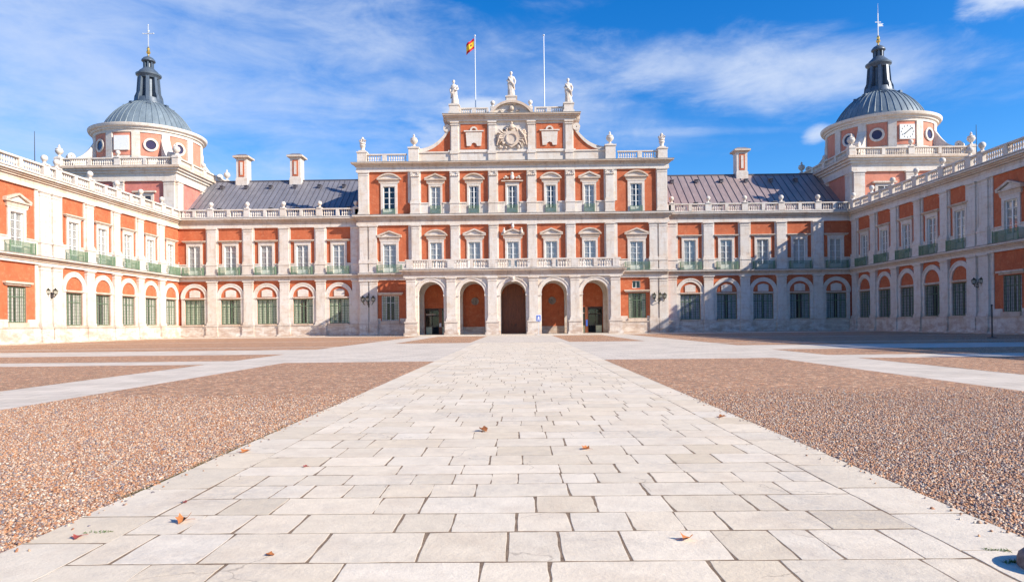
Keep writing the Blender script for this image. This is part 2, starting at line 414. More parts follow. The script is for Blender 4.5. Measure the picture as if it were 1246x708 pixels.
def hood_curve(w, h=1.05):
    mb = MB().use('trim'); mb.box(-w/2, w/2, -0.42, 0.05, 0, 0.18)
    r = ((w/2)**2+(h-0.2)**2)/(2*(h-0.2)); a = math.asin(min(1, (w/2)/r)); cz = h-r
    mb.arc(0, cz, r-0.22, r, -0.46, 0.05, pi/2-a, pi/2+a, 14)
    n = 12; rr = r-0.23
    pts = [(rr*sin(-a*0.93+2*a*0.93*i/n), max(0.18, cz+rr*cos(-a*0.93+2*a*0.93*i/n))) for i in range(n+1)]
    mb.use('stone').prism(pts, -0.2, 0.04)
    mb.use('trim').taper(-w/2+0.35, w/2-0.35, -0.18, 0.05, -0.5, 0, 0.1)
    return mb
def hood_broken(w, h=1.1, rich=True):
    mb = MB().use('trim'); mb.box(-w/2, w/2, -0.42, 0.05, 0, 0.18)
    for s_ in (-1, 1):
        mb.arc(s_*w*0.27, 0.18, 0.34, 0.62, -0.45, 0.05, 0.25*pi if s_ < 0 else 0.2*pi, pi*0.8 if s_ < 0 else pi*0.75, 10)
        mb.use('stone').ball((s_*w*0.30, -0.35, 0.75), 0.2, 8, 5)
        mb.use('trim')
    mb.use('stone').ball((0, -0.35, 0.7), 0.34, 10, 6, (1, .6, 1.3)).ball((0, -0.35, 1.25), 0.24, 8, 5)
    return mb
def railing(w, d=0.78, mk='green', h=1.25):
    mb = MB().use(mk)
    mb.box(-w/2, w/2, -d-0.03, -d+0.03, h-0.05, h).box(-w/2, w/2, -d-0.02, -d+0.02, 0.08, 0.13).box(-w/2, w/2, -d-0.015, -d+0.015, h*0.62, h*0.62+0.035)
    n = int(w/0.14)
    for i in range(n+1):
        x = -w/2+w*i/n; mb.box(x-0.022, x+0.022, -d-0.02, -d+0.02, 0, h)
    for s_ in (-1, 1):
        x = s_*w/2; mb.box(x-0.03, x+0.03, -d, -0.1, h-0.05, h).box(x-0.02, x+0.02, -d, -0.1, 0.08, 0.13)
        for k in range(1, 6):
            y = -d+(d-0.1)*k/6; mb.box(x-0.014, x+0.014, y-0.014, y+0.014, 0, h)
        mb.box(x-0.04, x+0.04, -d-0.04, -d+0.04, 0, h+0.08)
    return mb
def pil(w, z0, z1, pr, style, back=0.0):
    mb = MB().use('stone')
    if back: mb.box(-w/2-back, w/2+back, -pr*0.45, 0.05, z0, z1)
    mb.box(-w/2, w/2, -pr, 0.05, z0, z1)
    mb.box(-w/2-0.14, w/2+0.14, -pr-0.14, 0.05, z0, z0+0.3).box(-w/2-0.08, w/2+0.08, -pr-0.08, 0.05, z0+0.3, z0+0.48)
    if style == 'cor':
        for k in range(5): mb.ball((-w/2+w*k/4, -pr-0.05, z1-0.75), 0.17, 6, 4)
        for s_ in (-1, 1): mb.arc(s_*w*0.42, z1-0.36, 0.05, 0.2, -pr-0.16, 0.02, 0, 2*pi, 10)
        mb.box(-w/2-0.16, w/2+0.16, -pr-0.16, 0.05, z1-0.14, z1)
    else:
        mb.box(-w/2-0.06, w/2+0.06, -pr-0.06, 0.05, z1-0.6, z1-0.5)
        mb.taper(-w/2, w/2, -pr, 0.05, z1-0.34, z1-0.16, 0.13).box(-w/2-0.17, w/2+0.17, -pr-0.17, 0.05, z1-0.16, z1)
    return mb
def pedestal(w, z0, z1, pr):
    mb = MB().use('stone').box(-w/2, w/2, -pr, 0.05, z0, z1)
    mb.box(-w/2-0.08, w/2+0.08, -pr-0.08, 0.05, z0, z0+0.22).box(-w/2-0.08, w/2+0.08, -pr-0.08, 0.05, z1-0.16, z1-0.003)
    return mb
def lowpier():
    mb = MB().use('stone')
    mb.box(-0.95, 0.95, -0.62, 0.05, 0.35, 1.75)
    mb.box(-1.12, 1.12, -0.8, 0.05, 0.0, 0.35).box(-1.03, 1.03, -0.7, 0.05, 1.75, 1.93)
    return mb
def finial():
    mb = MB().use('stone')
    mb.box(-0.42, 0.42, -0.42, 0.42, 0, 0.16)
    mb.lathe([(0.34,0.16),(0.2,0.26),(0.17,0.42),(0.26,0.5),(0.2,0.54)], n=12)
    mb.ball((0, 0, 0.86), 0.38, 14, 9)
    return mb
def urn():
    mb = MB().use('stone')
    mb.box(-0.45, 0.45, -0.45, 0.45, 0, 0.22)
    mb.lathe([(0.36,0.22),(0.2,0.4),(0.16,0.55),(0.36,0.72),(0.58,1.0),(0.62,1.25),(0.5,1.42),(0.56,1.5),(0.5,1.58),(0.3,1.66),(0.14,1.85),(0.2,2.0),(0.1,2.15),(0.03,2.3)], n=16)
    return mb
def trophy():
    mb = MB().use('stone')
    mb.box(-0.55, 0.55, -0.55, 0.55, 0, 0.25)
    mb.lathe([(0.42,0.25),(0.3,0.5),(0.34,0.8),(0.48,1.05),(0.38,1.25),(0.5,1.4),(0.44,1.6)], n=14)
    for k in range(7):
        a = 2*pi*k/7; mb.tube([(0.3*cos(a),0.3*sin(a),1.5),(0.55*cos(a),0.55*sin(a),1.9),(0.25*cos(a),0.25*sin(a),2.15)], [0.12,0.1,0.05], 6)
    mb.ball((0,0,2.2), 0.22, 8, 6, (1,1,1.4))
    return mb
BAL = [(0.085,0.0),(0.085,0.08),(0.045,0.14),(0.105,0.36),(0.09,0.5),(0.045,0.72),(0.085,0.78),(0.085,0.86)]
def balustrade(x0, x1, piers, z, y0, y1, h=1.4, rot=False, step=0.36, half=True):
    """runs along x from x0 to x1; piers = list of (x, halfwidth)"""
    mb = MB().use('stone')
    b0 = 0.2; k = h-0.42; yc = (y0+y1)/2
    mb.box(x0, x1, y0, y1, z, z+b0)
    mb.box(x0, x1, y0-0.05, y1+0.05, z+h-0.2, z+h)
    ps = sorted(piers); allp = list(ps)
    if half:
        for (a, wa), (c, wc) in zip(ps[:-1], ps[1:]):
            if c-a > 4.2: allp.append(((a+c)/2, 0.26))
    allp.sort()
    for x, w in allp: mb.box(x-w, x+w, y0-0.04, y1+0.04, z+b0, z+h-0.2)
    n = int((x1-x0)/step)
    for i in range(n):
        x = x0+(i+0.5)*(x1-x0)/n
        if any(abs(x-p) < w+0.12 for p, w in allp): continue
        mb.lathe([(r*1.25, z+b0+t/0.86*(h-0.4)) for r, t in BAL], x, yc, 6)
    return mb
def run(x0, x1, y, items, mk='trim', ends=0.0):
    """stack of horizontal mouldings: (z0,z1,proj)"""
    mb = MB()
    for it in items:
        z0, z1, p = it[:3]; mb.use(it[3] if len(it) > 3 else mk)
        mb.box(x0-ends*p, x1+ends*p, y-p, y+0.1, z0, z1)
    return mb

ROW = {}
def low_window(parent, x, y, w, h, z, mk='shutter', openw=0.5, fmk='green', glass=True, y_in=0.24):
    o = link('window', shared(f'lowframe_{w}_{h}_{fmk}', lambda: low_frame(w, h, fmk)), parent, (x, y+y_in, z))
    link('grille', shared(f'grille_{w}_{h}', lambda: grille_mesh(w, h, 9, 10)), o, (0, -y_in+0.06, 0))
    link('shutter', shared(f'shut_{w}_{h}_{mk}_{openw}', lambda: shutters(w, h, mk, openw)), o, (0, 0.03, 0))
    link('pane', shared(f'pane_{w}_{h}', lambda: pane(w, h)), o, (0, 0.09, 0))
    return o
def up_window(parent, x, y, w, h, z, gap=0.25, hood='flat', y_in=0.13, hw=3.7, sur=0.36, lift=0.0):
    o = link('window', shared(f'upframe_{w}_{h}', lambda: up_frame(w, h)), parent, (x, y+y_in, z))
    link('pane', shared(f'pane_{w}_{h}', lambda: pane(w, h)), o, (0, 0.025, 0))
    if gap is not None: link('curtain', shared(f'curt_{w}_{h}_{gap}', lambda: curtain(w, h, gap)), o, (0, 0.05, 0))
    link('surround', shared(f'sur_{w}_{h}_{sur}', lambda: surround(w, h, sur)), o, (0, -y_in, 0))
    fn = {'flat': lambda: hood_flat(hw-0.5), 'tri': lambda: hood_tri(hw), 'curve': lambda: hood_curve(hw), 'broken': lambda: hood_broken(hw)}[hood]
    link('pediment' if hood != 'flat' else 'hood_mould', shared(f'hood_{hood}_{hw}', fn), o, (0, -y_in-0.003, h+sur+0.17+lift))
    return o
def arch_mesh(panel):
    mb = MB().use('stone')
    for s_ in (-1, 1):
        a, b2 = sorted((s_*1.63, s_*2.16)); mb.box(a, b2, -0.16, 0.05, 1.95, 6.45)
        a, b2 = sorted((s_*1.58, s_*2.22)); mb.box(a, b2, -0.24, 0.05, 6.2, 6.45)
    mb.arc(0, 6.45, 1.65, 2.2, -0.16, 0.05, 0, pi, 24).arc(0, 6.45, 2.08, 2.28, -0.22, 0.05, 0, pi, 24)
    mb.use('trim').taper(-1.5, 1.5, -0.18, 0.05, 6.12, 6.22, 0.1).box(-1.62, 1.62, -0.3, 0.05, 6.22, 6.4)
    if panel:
        mb.use('stone').prism([(-0.85,6.5),(0.85,6.5),(0.85,7.45),(0.6,7.6),(0,7.72),(-0.6,7.6),(-0.85,7.45)], -0.1, 0.05)
    return mb

def bay(t, x, y, front, k):
    """ordinary bay, centre x, wall plane y"""
    left = front[1]
    link('arch_moulding', shared(f'arch_{front[0]}', lambda: arch_mesh(front[0])), t, (x, y, 0))
    ow = [0.25, 0.6, 0.35, 0.9, 0.5][k % 5]
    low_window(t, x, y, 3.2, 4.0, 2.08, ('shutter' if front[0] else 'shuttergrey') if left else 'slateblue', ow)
    link('sill', shared('sill', lambda: MB().use('trim').box(-1.55, 1.55, -0.5, 0.05, 1.93, 2.07)), t, (x, y, 0))
    up_window(t, x, y, 1.9, 4.75, 10.12, [0.05, 0.14, 0.3, 0.08, 0.2][(k*3+front[2]) % 5], 'flat', hw=4.0, lift=0.0)
    link('balcony_railing', shared('rail_3.2', lambda: railing(3.3)), t, (x, y, 10.06))
def wall_holes(xs, pav=()):
    h = []
    for x in xs: h += [(x-1.6, x+1.6, 2.08, 6.08), (x-1.1, x+1.1, 10.06, 15.0)]
    for x in pav: h += [(x-1.4, x+1.4, 2.4, 6.4), (x-1.15, x+1.15, 10.06, 14.75)]
    return h
ENT1 = [(9.1,9.42,0.28,'stone'),(9.42,9.62,0.42),(9.62,9.8,0.6),(9.8,9.97,0.88,'stone'),(9.97,10.05,0.92,'ledge')]
ENT2 = [(17.7,18.15,0.28,'stone'),(18.15,18.6,0.22,'trim'),(18.6,18.82,0.4),(18.82,19.02,0.6),(19.02,19.22,0.85,'stone'),(19.22,19.3,0.9,'ledge')]
def section(t, x0, x1, bays, pils, pavs, dbl, front, extra_depth=12.0):
    """a two storey stretch of palace; local x0..x1, wall plane y=0"""
    mb = MB().use('stucco')
    quadgrid(mb, x0, x1, 0, 19.3, 0, wall_holes(bays, pavs), 0.6)
    mb.use('stone').add([(x0,0,0),(x0,extra_depth,0),(x0,extra_depth,19.3),(x0,0,19.3)], [(0,1,2,3)])
    mb.add([(x1,0,0),(x1,extra_depth,0),(x1,extra_depth,19.3),(x1,0,19.3)], [(0,1,2,3)])
    mb.add([(x0,extra_depth,0),(x1,extra_depth,0),(x1,extra_depth,19.3),(x0,extra_depth,19.3)], [(0,1,2,3)])
    mb.add([(x0,0,19.25),(x1,0,19.25),(x1,extra_depth,19.25),(x0,extra_depth,19.25)], [(0,1,2,3)])
    link('wall', mb.mesh('wall', recalc=False), t)
    # dark sheet behind the windows, its near-black colour standing in for indoor shade
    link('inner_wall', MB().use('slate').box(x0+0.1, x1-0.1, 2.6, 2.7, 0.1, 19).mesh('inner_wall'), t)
    pl = MB().use('stone').box(x0, x1, -0.42, 0.02, 0.0, 1.78).use('trim').box(x0, x1, -0.52, 0.02, 1.78, 1.93).use('stone').box(x0, x1, -0.62, 0.02, 0.0, 0.3)
    link('plinth', pl.mesh('plinth'), t)
    link('lower_cornice', run(x0, x1, 0, ENT1).mesh('lower_cornice'), t)
    # dado strips between windows of the upper storey
    mb = MB().use('stone'); xs = x0; ops = sorted([(x-1.31, x+1.31) for x in bays]+[(x-1.36, x+1.36) for x in pavs])
    for a, b2 in ops+[(x1, x1)]:
        if a > xs: link('dado', MB().use('stone').box(xs, a, -0.12, 0.02, 10.05, 11.75).box(xs, a, -0.2, 0.02, 11.75, 11.9).mesh('dado'), t)
        xs = b2
    # stone band below the lower orange panels of the pavilion bays
    for x in pavs:
        for c_ in (x-2.4, x+2.4): link('dado', MB().use('stone').box(c_-0.9, c_+0.9, -0.12, 0.02, 1.93, 2.75).mesh('dado'), t)
    link('upper_cornice', run(x0, x1, 0, ENT2).mesh('upper_cornice'), t)
    for x in pils+dbl:
        link('pilaster', shared('pil_low', lambda: pil(1.5, 1.95, 9.1, 0.36, 'd')), t, (x, 0, 0))
        link('pedestal', shared('lowpier', lowpier), t, (x, 0, 0))
        link('pilaster', shared('pil_up', lambda: pil(1.45, 11.75, 17.7, 0.34, 'd', 0.28)), t, (x, 0, 0))
        link('pedestal', shared('ped_up', lambda: pedestal(1.75, 10.055, 11.75, 0.5)), t, (x, 0, 0))
        link('ball_finial', shared('finial', finial, True), t, (x, -0.35, 20.7))
    for i in range(0, len(dbl), 2):
        a, b2 = sorted(dbl[i:i+2])
        link('wall_panel', MB().use('stone').box(a-1.3, b2+1.3, -0.1, 0.02, 1.95, 9.1).box(a-1.3, b2+1.3, -0.11, 0.02, 11.9, 17.7).mesh('wall_panel'), t)
    for k, x in enumerate(bays): bay(t, x, 0, front, k)
    for x in pavs:
        up_window(t, x, 0, 2.0, 4.48, 10.12, 0.3, 'tri', hw=3.9, sur=0.4, lift=0.45)
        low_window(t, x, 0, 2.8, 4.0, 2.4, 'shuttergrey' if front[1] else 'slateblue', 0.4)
        link('sill', shared('sill_pav', lambda: MB().use('trim').box(-1.5, 1.5, -0.3, 0.3, 1.935, 2.39)), t, (x, 0, 0))
        link('window_hood', shared('lowhood', lambda: MB().use('trim').box(-1.9, 1.9, -0.2, 0.02, 6.5, 6.7).box(-2.1, 2.1, -0.42, 0.02, 6.7, 6.92)), t, (x, 0, 0))
        link('balcony_railing', shared('rail_3.6', lambda: railing(3.9)), t, (x, 0, 10.06))
    link('balustrade', balustrade(x0, x1, [(x, 0.5) for x in pils+dbl]+[(x0+0.3, 0.3), (x1-0.3, 0.3)], 19.303, -0.62, -0.12).mesh('balustrade'), t)

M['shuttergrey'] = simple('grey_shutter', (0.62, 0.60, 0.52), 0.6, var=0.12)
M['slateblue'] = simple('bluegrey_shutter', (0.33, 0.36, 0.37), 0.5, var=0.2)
X0 = -0.9; YF = 110.7; HW = 54.6      # courtyard axis, front wall plane, half width

# ------------------------------------------------------------------ front wings
def front_wing(sgn, label):
    # local x measured from the courtyard axis
    t = thing('palace_wing', label, 'palace wing', (X0, YF, 0))
    if sgn < 0: bays = [-51.95+5.9*i for i in range(5)]; x0, x1 = -HW, -24.9
    else: bays = [28.6+5.87*i for i in range(5)]; x0, x1 = 24.9, HW
    bays = [round(b2, 2) for b2 in bays]
    pils = [(a+b2)/2 for a, b2 in zip(bays[:-1], bays[1:])]
    pils += [bays[0]-2.95, bays[-1]+2.95]
    pils = sorted(p for p in pils if x0+0.4 < p < x1-0.4)
    section(t, x0, x1, bays, pils, [], [], (True, sgn < 0, 0 if sgn < 0 else 2), 18)
    # pitched lead roof with standing seams
    a, b2 = (x0-8, x1+0.2) if sgn < 0 else (x0-0.2, x1+8)
    if sgn < 0: a = x0-0.5
    else: b2 = x1+0.5
    mk = 'roof' if sgn < 0 else 'roofred'
    ye, yr, ze, zr = 1.2, 12.3, 19.3, 27.9
    mb = MB().use(mk).prismx([(ye, ze), (yr, zr), (yr*2-ye, ze)], a, b2)
    mb.use('seam'); mb.box(a, b2, yr-0.12, yr+0.12, zr-0.05, zr+0.18)
    st = 0.9 if sgn < 0 else 1.2
    n = int((b2-a)/st); L = sqrt((yr-ye)**2+(zr-ze)**2); an = math.atan2(zr-ze, yr-ye)
    for i in range(n+1):
        x = a+(b2-a)*i/n
        wv = 0.022 if sgn < 0 else 0.038
        mb.prismx([(ye, ze), (yr, zr), (yr-sin(an)*0.07, zr+cos(an)*0.07), (ye-sin(an)*0.07, ze+cos(an)*0.07)], x-wv, x+wv)
    rf = link('roof', mb.mesh('roof'), t)
    def vent():
        return MB().use('seam').prismx([(-0.35,-0.05),(0.45,0.5),(-0.35,0.5)], -0.28, 0.28).use('roof').box(-0.36, 0.36, -0.5, 0.5, 0.5, 0.56)
    for row, (fz, off) in enumerate(((0.2, 1.5), (0.8, 3.4))):
        x = a+off
        while x < b2-1:
            link('roof_vent', shared('roof_vent', vent), rf, (x, ye+(yr-ye)*fz, ze+(zr-ze)*fz)); x += 4.35
    for cx in ((-48.7, -39.0) if sgn < 0 else (40.9,)):
        mb = MB().use('stone').box(-0.95, 0.95, -1.0, 1.0, 0, 6.4).box(-1.05, 1.05, -1.1, 1.1, 0, 2.9)
        mb.use('trim').box(-1.1, 1.1, -1.2, 1.2, 6.4, 6.6).box(-1.42, 1.42, -1.5, 1.5, 6.6, 6.9)
        mb.use('roof').lathe([(1.9, 6.95), (0.9, 7.35)], n=4, a0=pi/4)
        ch = link('chimney', mb.mesh('chimney'), t, (cx, yr, zr-2.5))
        pm = MB().use('stucco').box(-0.5, 0.5, -1.06, -0.9, 3.2, 6.1).use('stone').box(-0.22, 0.22, -1.12, -1.0, 3.5, 5.8)
        link('brick_panel', pm.mesh('brick_panel'), ch)
    return t
front_wing(-1, 'two-storey facade left of the central block, under a grey roof with two chimneys')
front_wing(1, 'two-storey facade right of the central block, under a seamed roof with one chimney')

# ------------------------------------------------------------------ side wings
def side_wing(sgn, label):
    # local x: left wing +x = world +Y ; right wing +x = world -Y
    if sgn < 0:
        t = thing('palace_wing', label, 'palace wing', (X0-HW, 0, 0), pi/2)
        f = lambda Y: Y
        near = [108.0, 102.1, 96.2, 90.3, 84.4]
    else:
        t = thing('palace_wing', label, 'palace wing', (X0+HW, 0, 0), -pi/2)
        f = lambda Y: -Y
        near = [106.3, 100.6, 94.8, 89.1, 83.4]
    def seq(n0, n): return [n0-5.9*i for i in range(n)]
    pav = [74.8]
    far = seq(65.2, 4)
    dblY = [81.0, 78.9, 70.7, 68.6]
    pY = [(a+b2)/2 for a, b2 in zip(near[:-1], near[1:])]+[near[0]+2.85]+[(a+b2)/2 for a, b2 in zip(far[:-1], far[1:])]
    pY = [p for p in pY if p < YF-0.3]
    # the stretch next to the camera keeps the pilaster rhythm
    q = far[-1]-2.95
    while q > 8: pY.append(q); q -= 5.9
    x0, x1 = sorted((f(6.0), f(YF-0.004)))
    section(t, x0, x1, [round(f(y), 3) for y in near+far], sorted(f(y) for y in pY), [f(y) for y in pav], [f(y) for y in dblY], (False, sgn < 0, 1 if sgn < 0 else 4), 12)
    link('roof', MB().use('roof').prismx([(1.0,19.3),(6,21.3),(11.5,19.3)], x0+0.1, x1-1).mesh('roof'), t)
    ya = 84.0 if sgn < 0 else 87.0
    an = MB().use('iron').tube([(0,0,0),(0,0,2.5),(0,0,5.6)], [0.07,0.05,0.03], 6)
    link('lightning_rod', an.mesh('lightning_rod'), t, (f(ya), 4.4, 20.6))
    return t
side_wing(-1, 'long sunlit orange and white palace wing along the left edge of the courtyard')
side_wing(1, 'long shaded brick red and grey palace wing along the right edge of the courtyard')

# ------------------------------------------------------------------ central block
YC = YF-1.0
cb = thing('palace_central_block', 'tall three-storey central palace block with five-arch porch and coat of arms', 'palace', (X0, YC, 0))
CH = 24.85
cbays = [-12.36, -6.18, 0, 6.18, 12.36]; ends = [-19.85, 19.85]
holes = []
for x in cbays: holes += [(x-1.1, x+1.1, 10.06, 15.0), (x-0.95, x+0.95, 19.43, 24.0)]
for x in ends: holes += [(x-1.4, x+1.4, 2.4, 6.4), (x-1.2, x+1.2, 10.06, 14.8), (x-1.1, x+1.1, 19.43, 24.1)]
holes += [(x-1.9, x+1.9, 0.02, 4.3) for x in (cbays[0], cbays[4])]
holes += [(19.1, 20.4, 7.2, 8.4)]
mb = MB().use('stucco'); quadgrid(mb, -CH, CH, 0, 27.2, 0, holes, 0.6)
mb.use('stucco')
for x in (-CH, CH): mb.add([(x,0,0),(x,16,0),(x,16,27.2),(x,0,27.2)], [(0,1,2,3)])
mb.add([(-CH,16,0),(CH,16,0),(CH,16,27.2),(-CH,16,27.2)], [(0,1,2,3)]).add([(-CH,0,27.1),(CH,0,27.1),(CH,16,27.1),(-CH,16,27.1)], [(0,1,2,3)])
link('wall', mb.mesh('wall', recalc=False), cb)
link('inner_wall', MB().use('slate').box(-CH+0.2, CH-0.2, 2.6, 2.7, 0.1, 27).mesh('inner_wall'), cb)  # same near-black sheet, indoor shade put into its colour
for a, b2 in ((-CH, -17.0), (17.0, CH)):
    pl = MB().use('stone').box(a, b2, -0.42, 0.02, 0, 1.78).box(a, b2, -0.62, 0.02, 0, 0.3).use('trim').box(a, b2, -0.52, 0.02, 1.78, 1.93)
    link('plinth', pl.mesh('plinth'), cb)
link('lower_cornice', run(-CH, CH, 0, [(8.9,9.42,0.28,'stone'),(9.42,9.62,0.42),(9.62,9.8,0.6),(9.8,9.97,0.88,'stone'),(9.97,10.05,0.92,'ledge')]).mesh('lower_cornice'), cb)
link('middle_cornice', run(-CH, CH, 0, [(17.7,18.15,0.28,'stone'),(18.15,18.65,0.22),(18.65,18.9,0.4),(18.9,19.1,0.6),(19.1,19.34,0.85,'stone'),(19.34,19.42,0.9,'ledge')], ends=1).mesh('middle_cornice'), cb)
link('top_cornice', run(-CH, CH, 0, [(26.3,26.75,0.28,'stone'),(26.75,27.15,0.22,'stone'),(27.15,27.38,0.42),(27.38,27.55,0.65),(27.55,27.71,0.95),(27.71,27.78,1.0,'ledge')], ends=1).mesh('top_cornice'), cb)
# stone fields around the orange panels
mb = MB().use('stone')
xs = -CH; ops = sorted([(x-1.31, x+1.31) for x in cbays]+[(x-1.41, x+1.41) for x in ends])
for a, b2 in ops+[(CH, CH)]:
    link('dado', MB().use('stone').box(xs, a, -0.12, 0.02, 10.05, 11.75).box(xs, a, -0.2, 0.02, 11.75, 11.9).mesh('dado'), cb); xs = b2
xs = -16.2
for a, b2 in [(x-1.15, x+1.15) for x in cbays]+[(16.2, 16.2)]:
    link('dado', MB().use('stone').box(xs, a, -0.12, 0.02, 19.42, 21.1).box(xs, a, -0.22, 0.02, 21.1, 21.3).mesh('dado'), cb); xs = b2
for s_ in (-1, 1):
    for zz in ((11.9, 17.7), (21.3, 26.3)):
        for x, w in ((s_*3.09, 0.82), (s_*9.27, 0.82), (s_*15.75, 1.05), (s_*23.95, 0.9)):
            link('stone_field', MB().use('stone').box(x-w, x+w, -0.1, 0.02, zz[0], zz[1]).mesh('stone_field'), cb)
    link('stone_field', MB().use('stone').box(s_*23.95-0.9, s_*23.95+0.9, -0.1, 0.02, 19.42, 21.3).mesh('stone_field'), cb)
    a, b2 = sorted((s_*22.9, s_*CH)); link('stone_field', MB().use('stone').box(a, b2, -0.1, 0.02, 1.93, 8.9).mesh('stone_field'), cb)
for x in [s_*v for s_ in (-1, 1) for v in (3.09, 9.27, 15.6)]:
    link('pilaster', shared('cp_mid', lambda: pil(1.3, 11.75, 17.7, 0.42, 'd')), cb, (x, 0, 0))
    link('pedestal', shared('cped_mid', lambda: pedestal(1.55, 10.055, 11.75, 0.55)), cb, (x, 0, 0))
    link('pilaster', shared('cp_top', lambda: pil(1.25, 21.2, 26.3, 0.42, 'cor')), cb, (x, 0, 0))
    link('pedestal', shared('cped_top', lambda: pedestal(1.5, 19.425, 21.2, 0.55)), cb, (x, 0, 0))
for s_ in (-1, 1):
    for x in (s_*23.95,):
        link('pilaster', shared('ce_top', lambda: pil(1.55, 19.425, 26.3, 0.36, 'd')), cb, (x, 0, 0))
    for x in (s_*24.1, s_*22.6)[:2]:
        link('pilaster', shared('ce_mid', lambda: pil(1.25, 11.75, 17.7, 0.36, 'd')), cb, (x-s_*0.1, 0, 0))
        link('pedestal', shared('ce_ped', lambda: pedestal(1.35, 10.055, 11.75, 0.5)), cb, (x-s_*0.1, 0, 0))
        link('pilaster', shared('ce_low', lambda: pil(1.25, 1.95, 8.9, 0.36, 'd')), cb, (x-s_*0.1, 0, 0))
        link('pedestal', shared('ce_lowped', lambda: MB().use('stone').box(-0.72,0.72,-0.62,0.05,0.3,1.93).box(-0.73,0.73,-0.78,0.05,0,0.3)), cb, (x-s_*0.1, 0, 0))
for i, x in enumerate(cbays):
    hd = ['curve', 'tri', 'broken', 'tri', 'curve'][i]
    up_window(cb, x, 0, 1.9, 4.78, 10.12, [0.1, 0.2, 0.12, 0.25, 0.1][i], hd if hd != 'broken' else 'tri', hw=3.7, sur=0.3, lift=0.55)
    hd = ['tri', 'curve', 'broken', 'curve', 'tri'][i]
    o = up_window(cb, x, 0, 1.6, 4.45, 19.45, 0.7 if i in (1, 2, 3) else 0.4, hd, hw=3.5, sur=0.3, lift=0.12 if hd == 'broken' else 0.5)
    link('railing', shared('rail_in', lambda: railing(1.6, 0.3, 'green', 1.3)), o, (0, -0.1, 0))
for s_ in (-1, 0, 1):
    link('small_statue', shared('putto', lambda: MB().use('stone').lathe([(0.2,0),(0.24,0.3),(0.17,0.55),(0.08,0.62)], n=8).ball((0,0,0.74), 0.14, 8, 6), True), cb, (s_*1.4, -0.42, 16.2+(0.85 if s_ == 0 else 0.0)))
for x in ends:
    up_window(cb, x, 0, 2.1, 4.58, 10.12, 0.35, 'tri', hw=3.9, sur=0.4, lift=0.5)
    link('balcony_railing', shared('rail_3.6', lambda: railing(3.9)), cb, (x, 0, 10.06))
    o = up_window(cb, x, 0, 1.9, 4.55, 19.45, None if x < 0 else 0.8, 'curve', hw=3.9, sur=0.4, lift=0.45)
    link('railing', shared('rail_in2', lambda: railing(1.9, 0.3, 'green', 0.9)), o, (0, -0.1, 0))
    low_window(cb, x, 0, 2.8, 4.0, 2.4, 'shutter', 1.2, fmk='green' if x > 0 else 'white')
    link('sill', shared('sill_pav', lambda: MB()), cb, (x, 0, 0))
    link('window_hood', shared('lowhood', lambda: MB().use('trim').box(-1.9, 1.9, -0.2, 0.02, 6.5, 6.7).box(-2.1, 2.1, -0.42, 0.02, 6.7, 6.92)), cb, (x, 0, 0))
    for c_ in (-2.5, 2.5): link('dado', shared('dado_low', lambda: MB().use('stone').box(-0.95, 0.95, -0.12, 0.02, 1.93, 2.75)), cb, (x+c_, 0, 0))
o = link('window', MB().use('white').box(-0.65,0.65,-0.02,0.05,0,0.1).box(-0.65,0.65,-0.02,0.05,1.1,1.2).box(-0.65,-0.55,-0.02,0.05,0.1,1.1).box(0.55,0.65,-0.02,0.05,0.1,1.1).box(-0.05,0.05,-0.02,0.05,0.1,1.1).mesh('small_window'), cb, (19.75, 0.3, 7.2))
link('pane', MB().use('glass').box(-0.6,0.6,0.06,0.08,0.02,1.18).mesh('small_pane'), o)

# --- attic with curved pediment
AT = 9.95
mb = MB().use('stone').box(-AT, AT, 0.3, 5.5, 27.78, 34.6)
link('attic_wall', mb.mesh('attic_wall'), cb)
mb = MB().use('trim').box(-16.3, 16.3, -0.25, 4.5, 27.783, 29.2).box(-16.3, 16.3, -0.4, 4.5, 29.2, 29.42)
mb.use('stone').box(-AT-0.3, AT+0.3, 0.12, 5.2, 29.42, 29.75)
mb.mats[0] = 'stone'
link('attic_base', mb.mesh('attic_base'), cb)
link('attic_cornice', run(-AT, AT, 0.3, [(34.3,34.6,0.42,'stone'),(34.6,34.9,0.6),(34.9,35.15,0.85),(35.15,35.33,1.1),(35.33,35.4,1.15,'ledge')], ends=1).mesh('attic_cornice'), cb)
link('attic_slab', MB().use('stone').box(-AT-1.1, AT+1.1, 0.45, 5.6, 34.62, 35.38).mesh('attic_slab'), cb)
for x in (-9.2, -3.15, 3.15, 9.2):
    link('pilaster', shared('att_pil', lambda: MB().use('stone').box(-0.62,0.62,-0.75,0.2,27.79,29.0).box(-0.72,0.72,-0.88,0.2,29.0,29.47).box(-0.55,0.55,-0.35,0.2,29.45,34.3).box(-0.68,0.68,-0.48,0.2,33.7,33.85).box(-0.72,0.72,-0.52,0.2,34.05,34.3)), cb, (x, 0.3, 0))
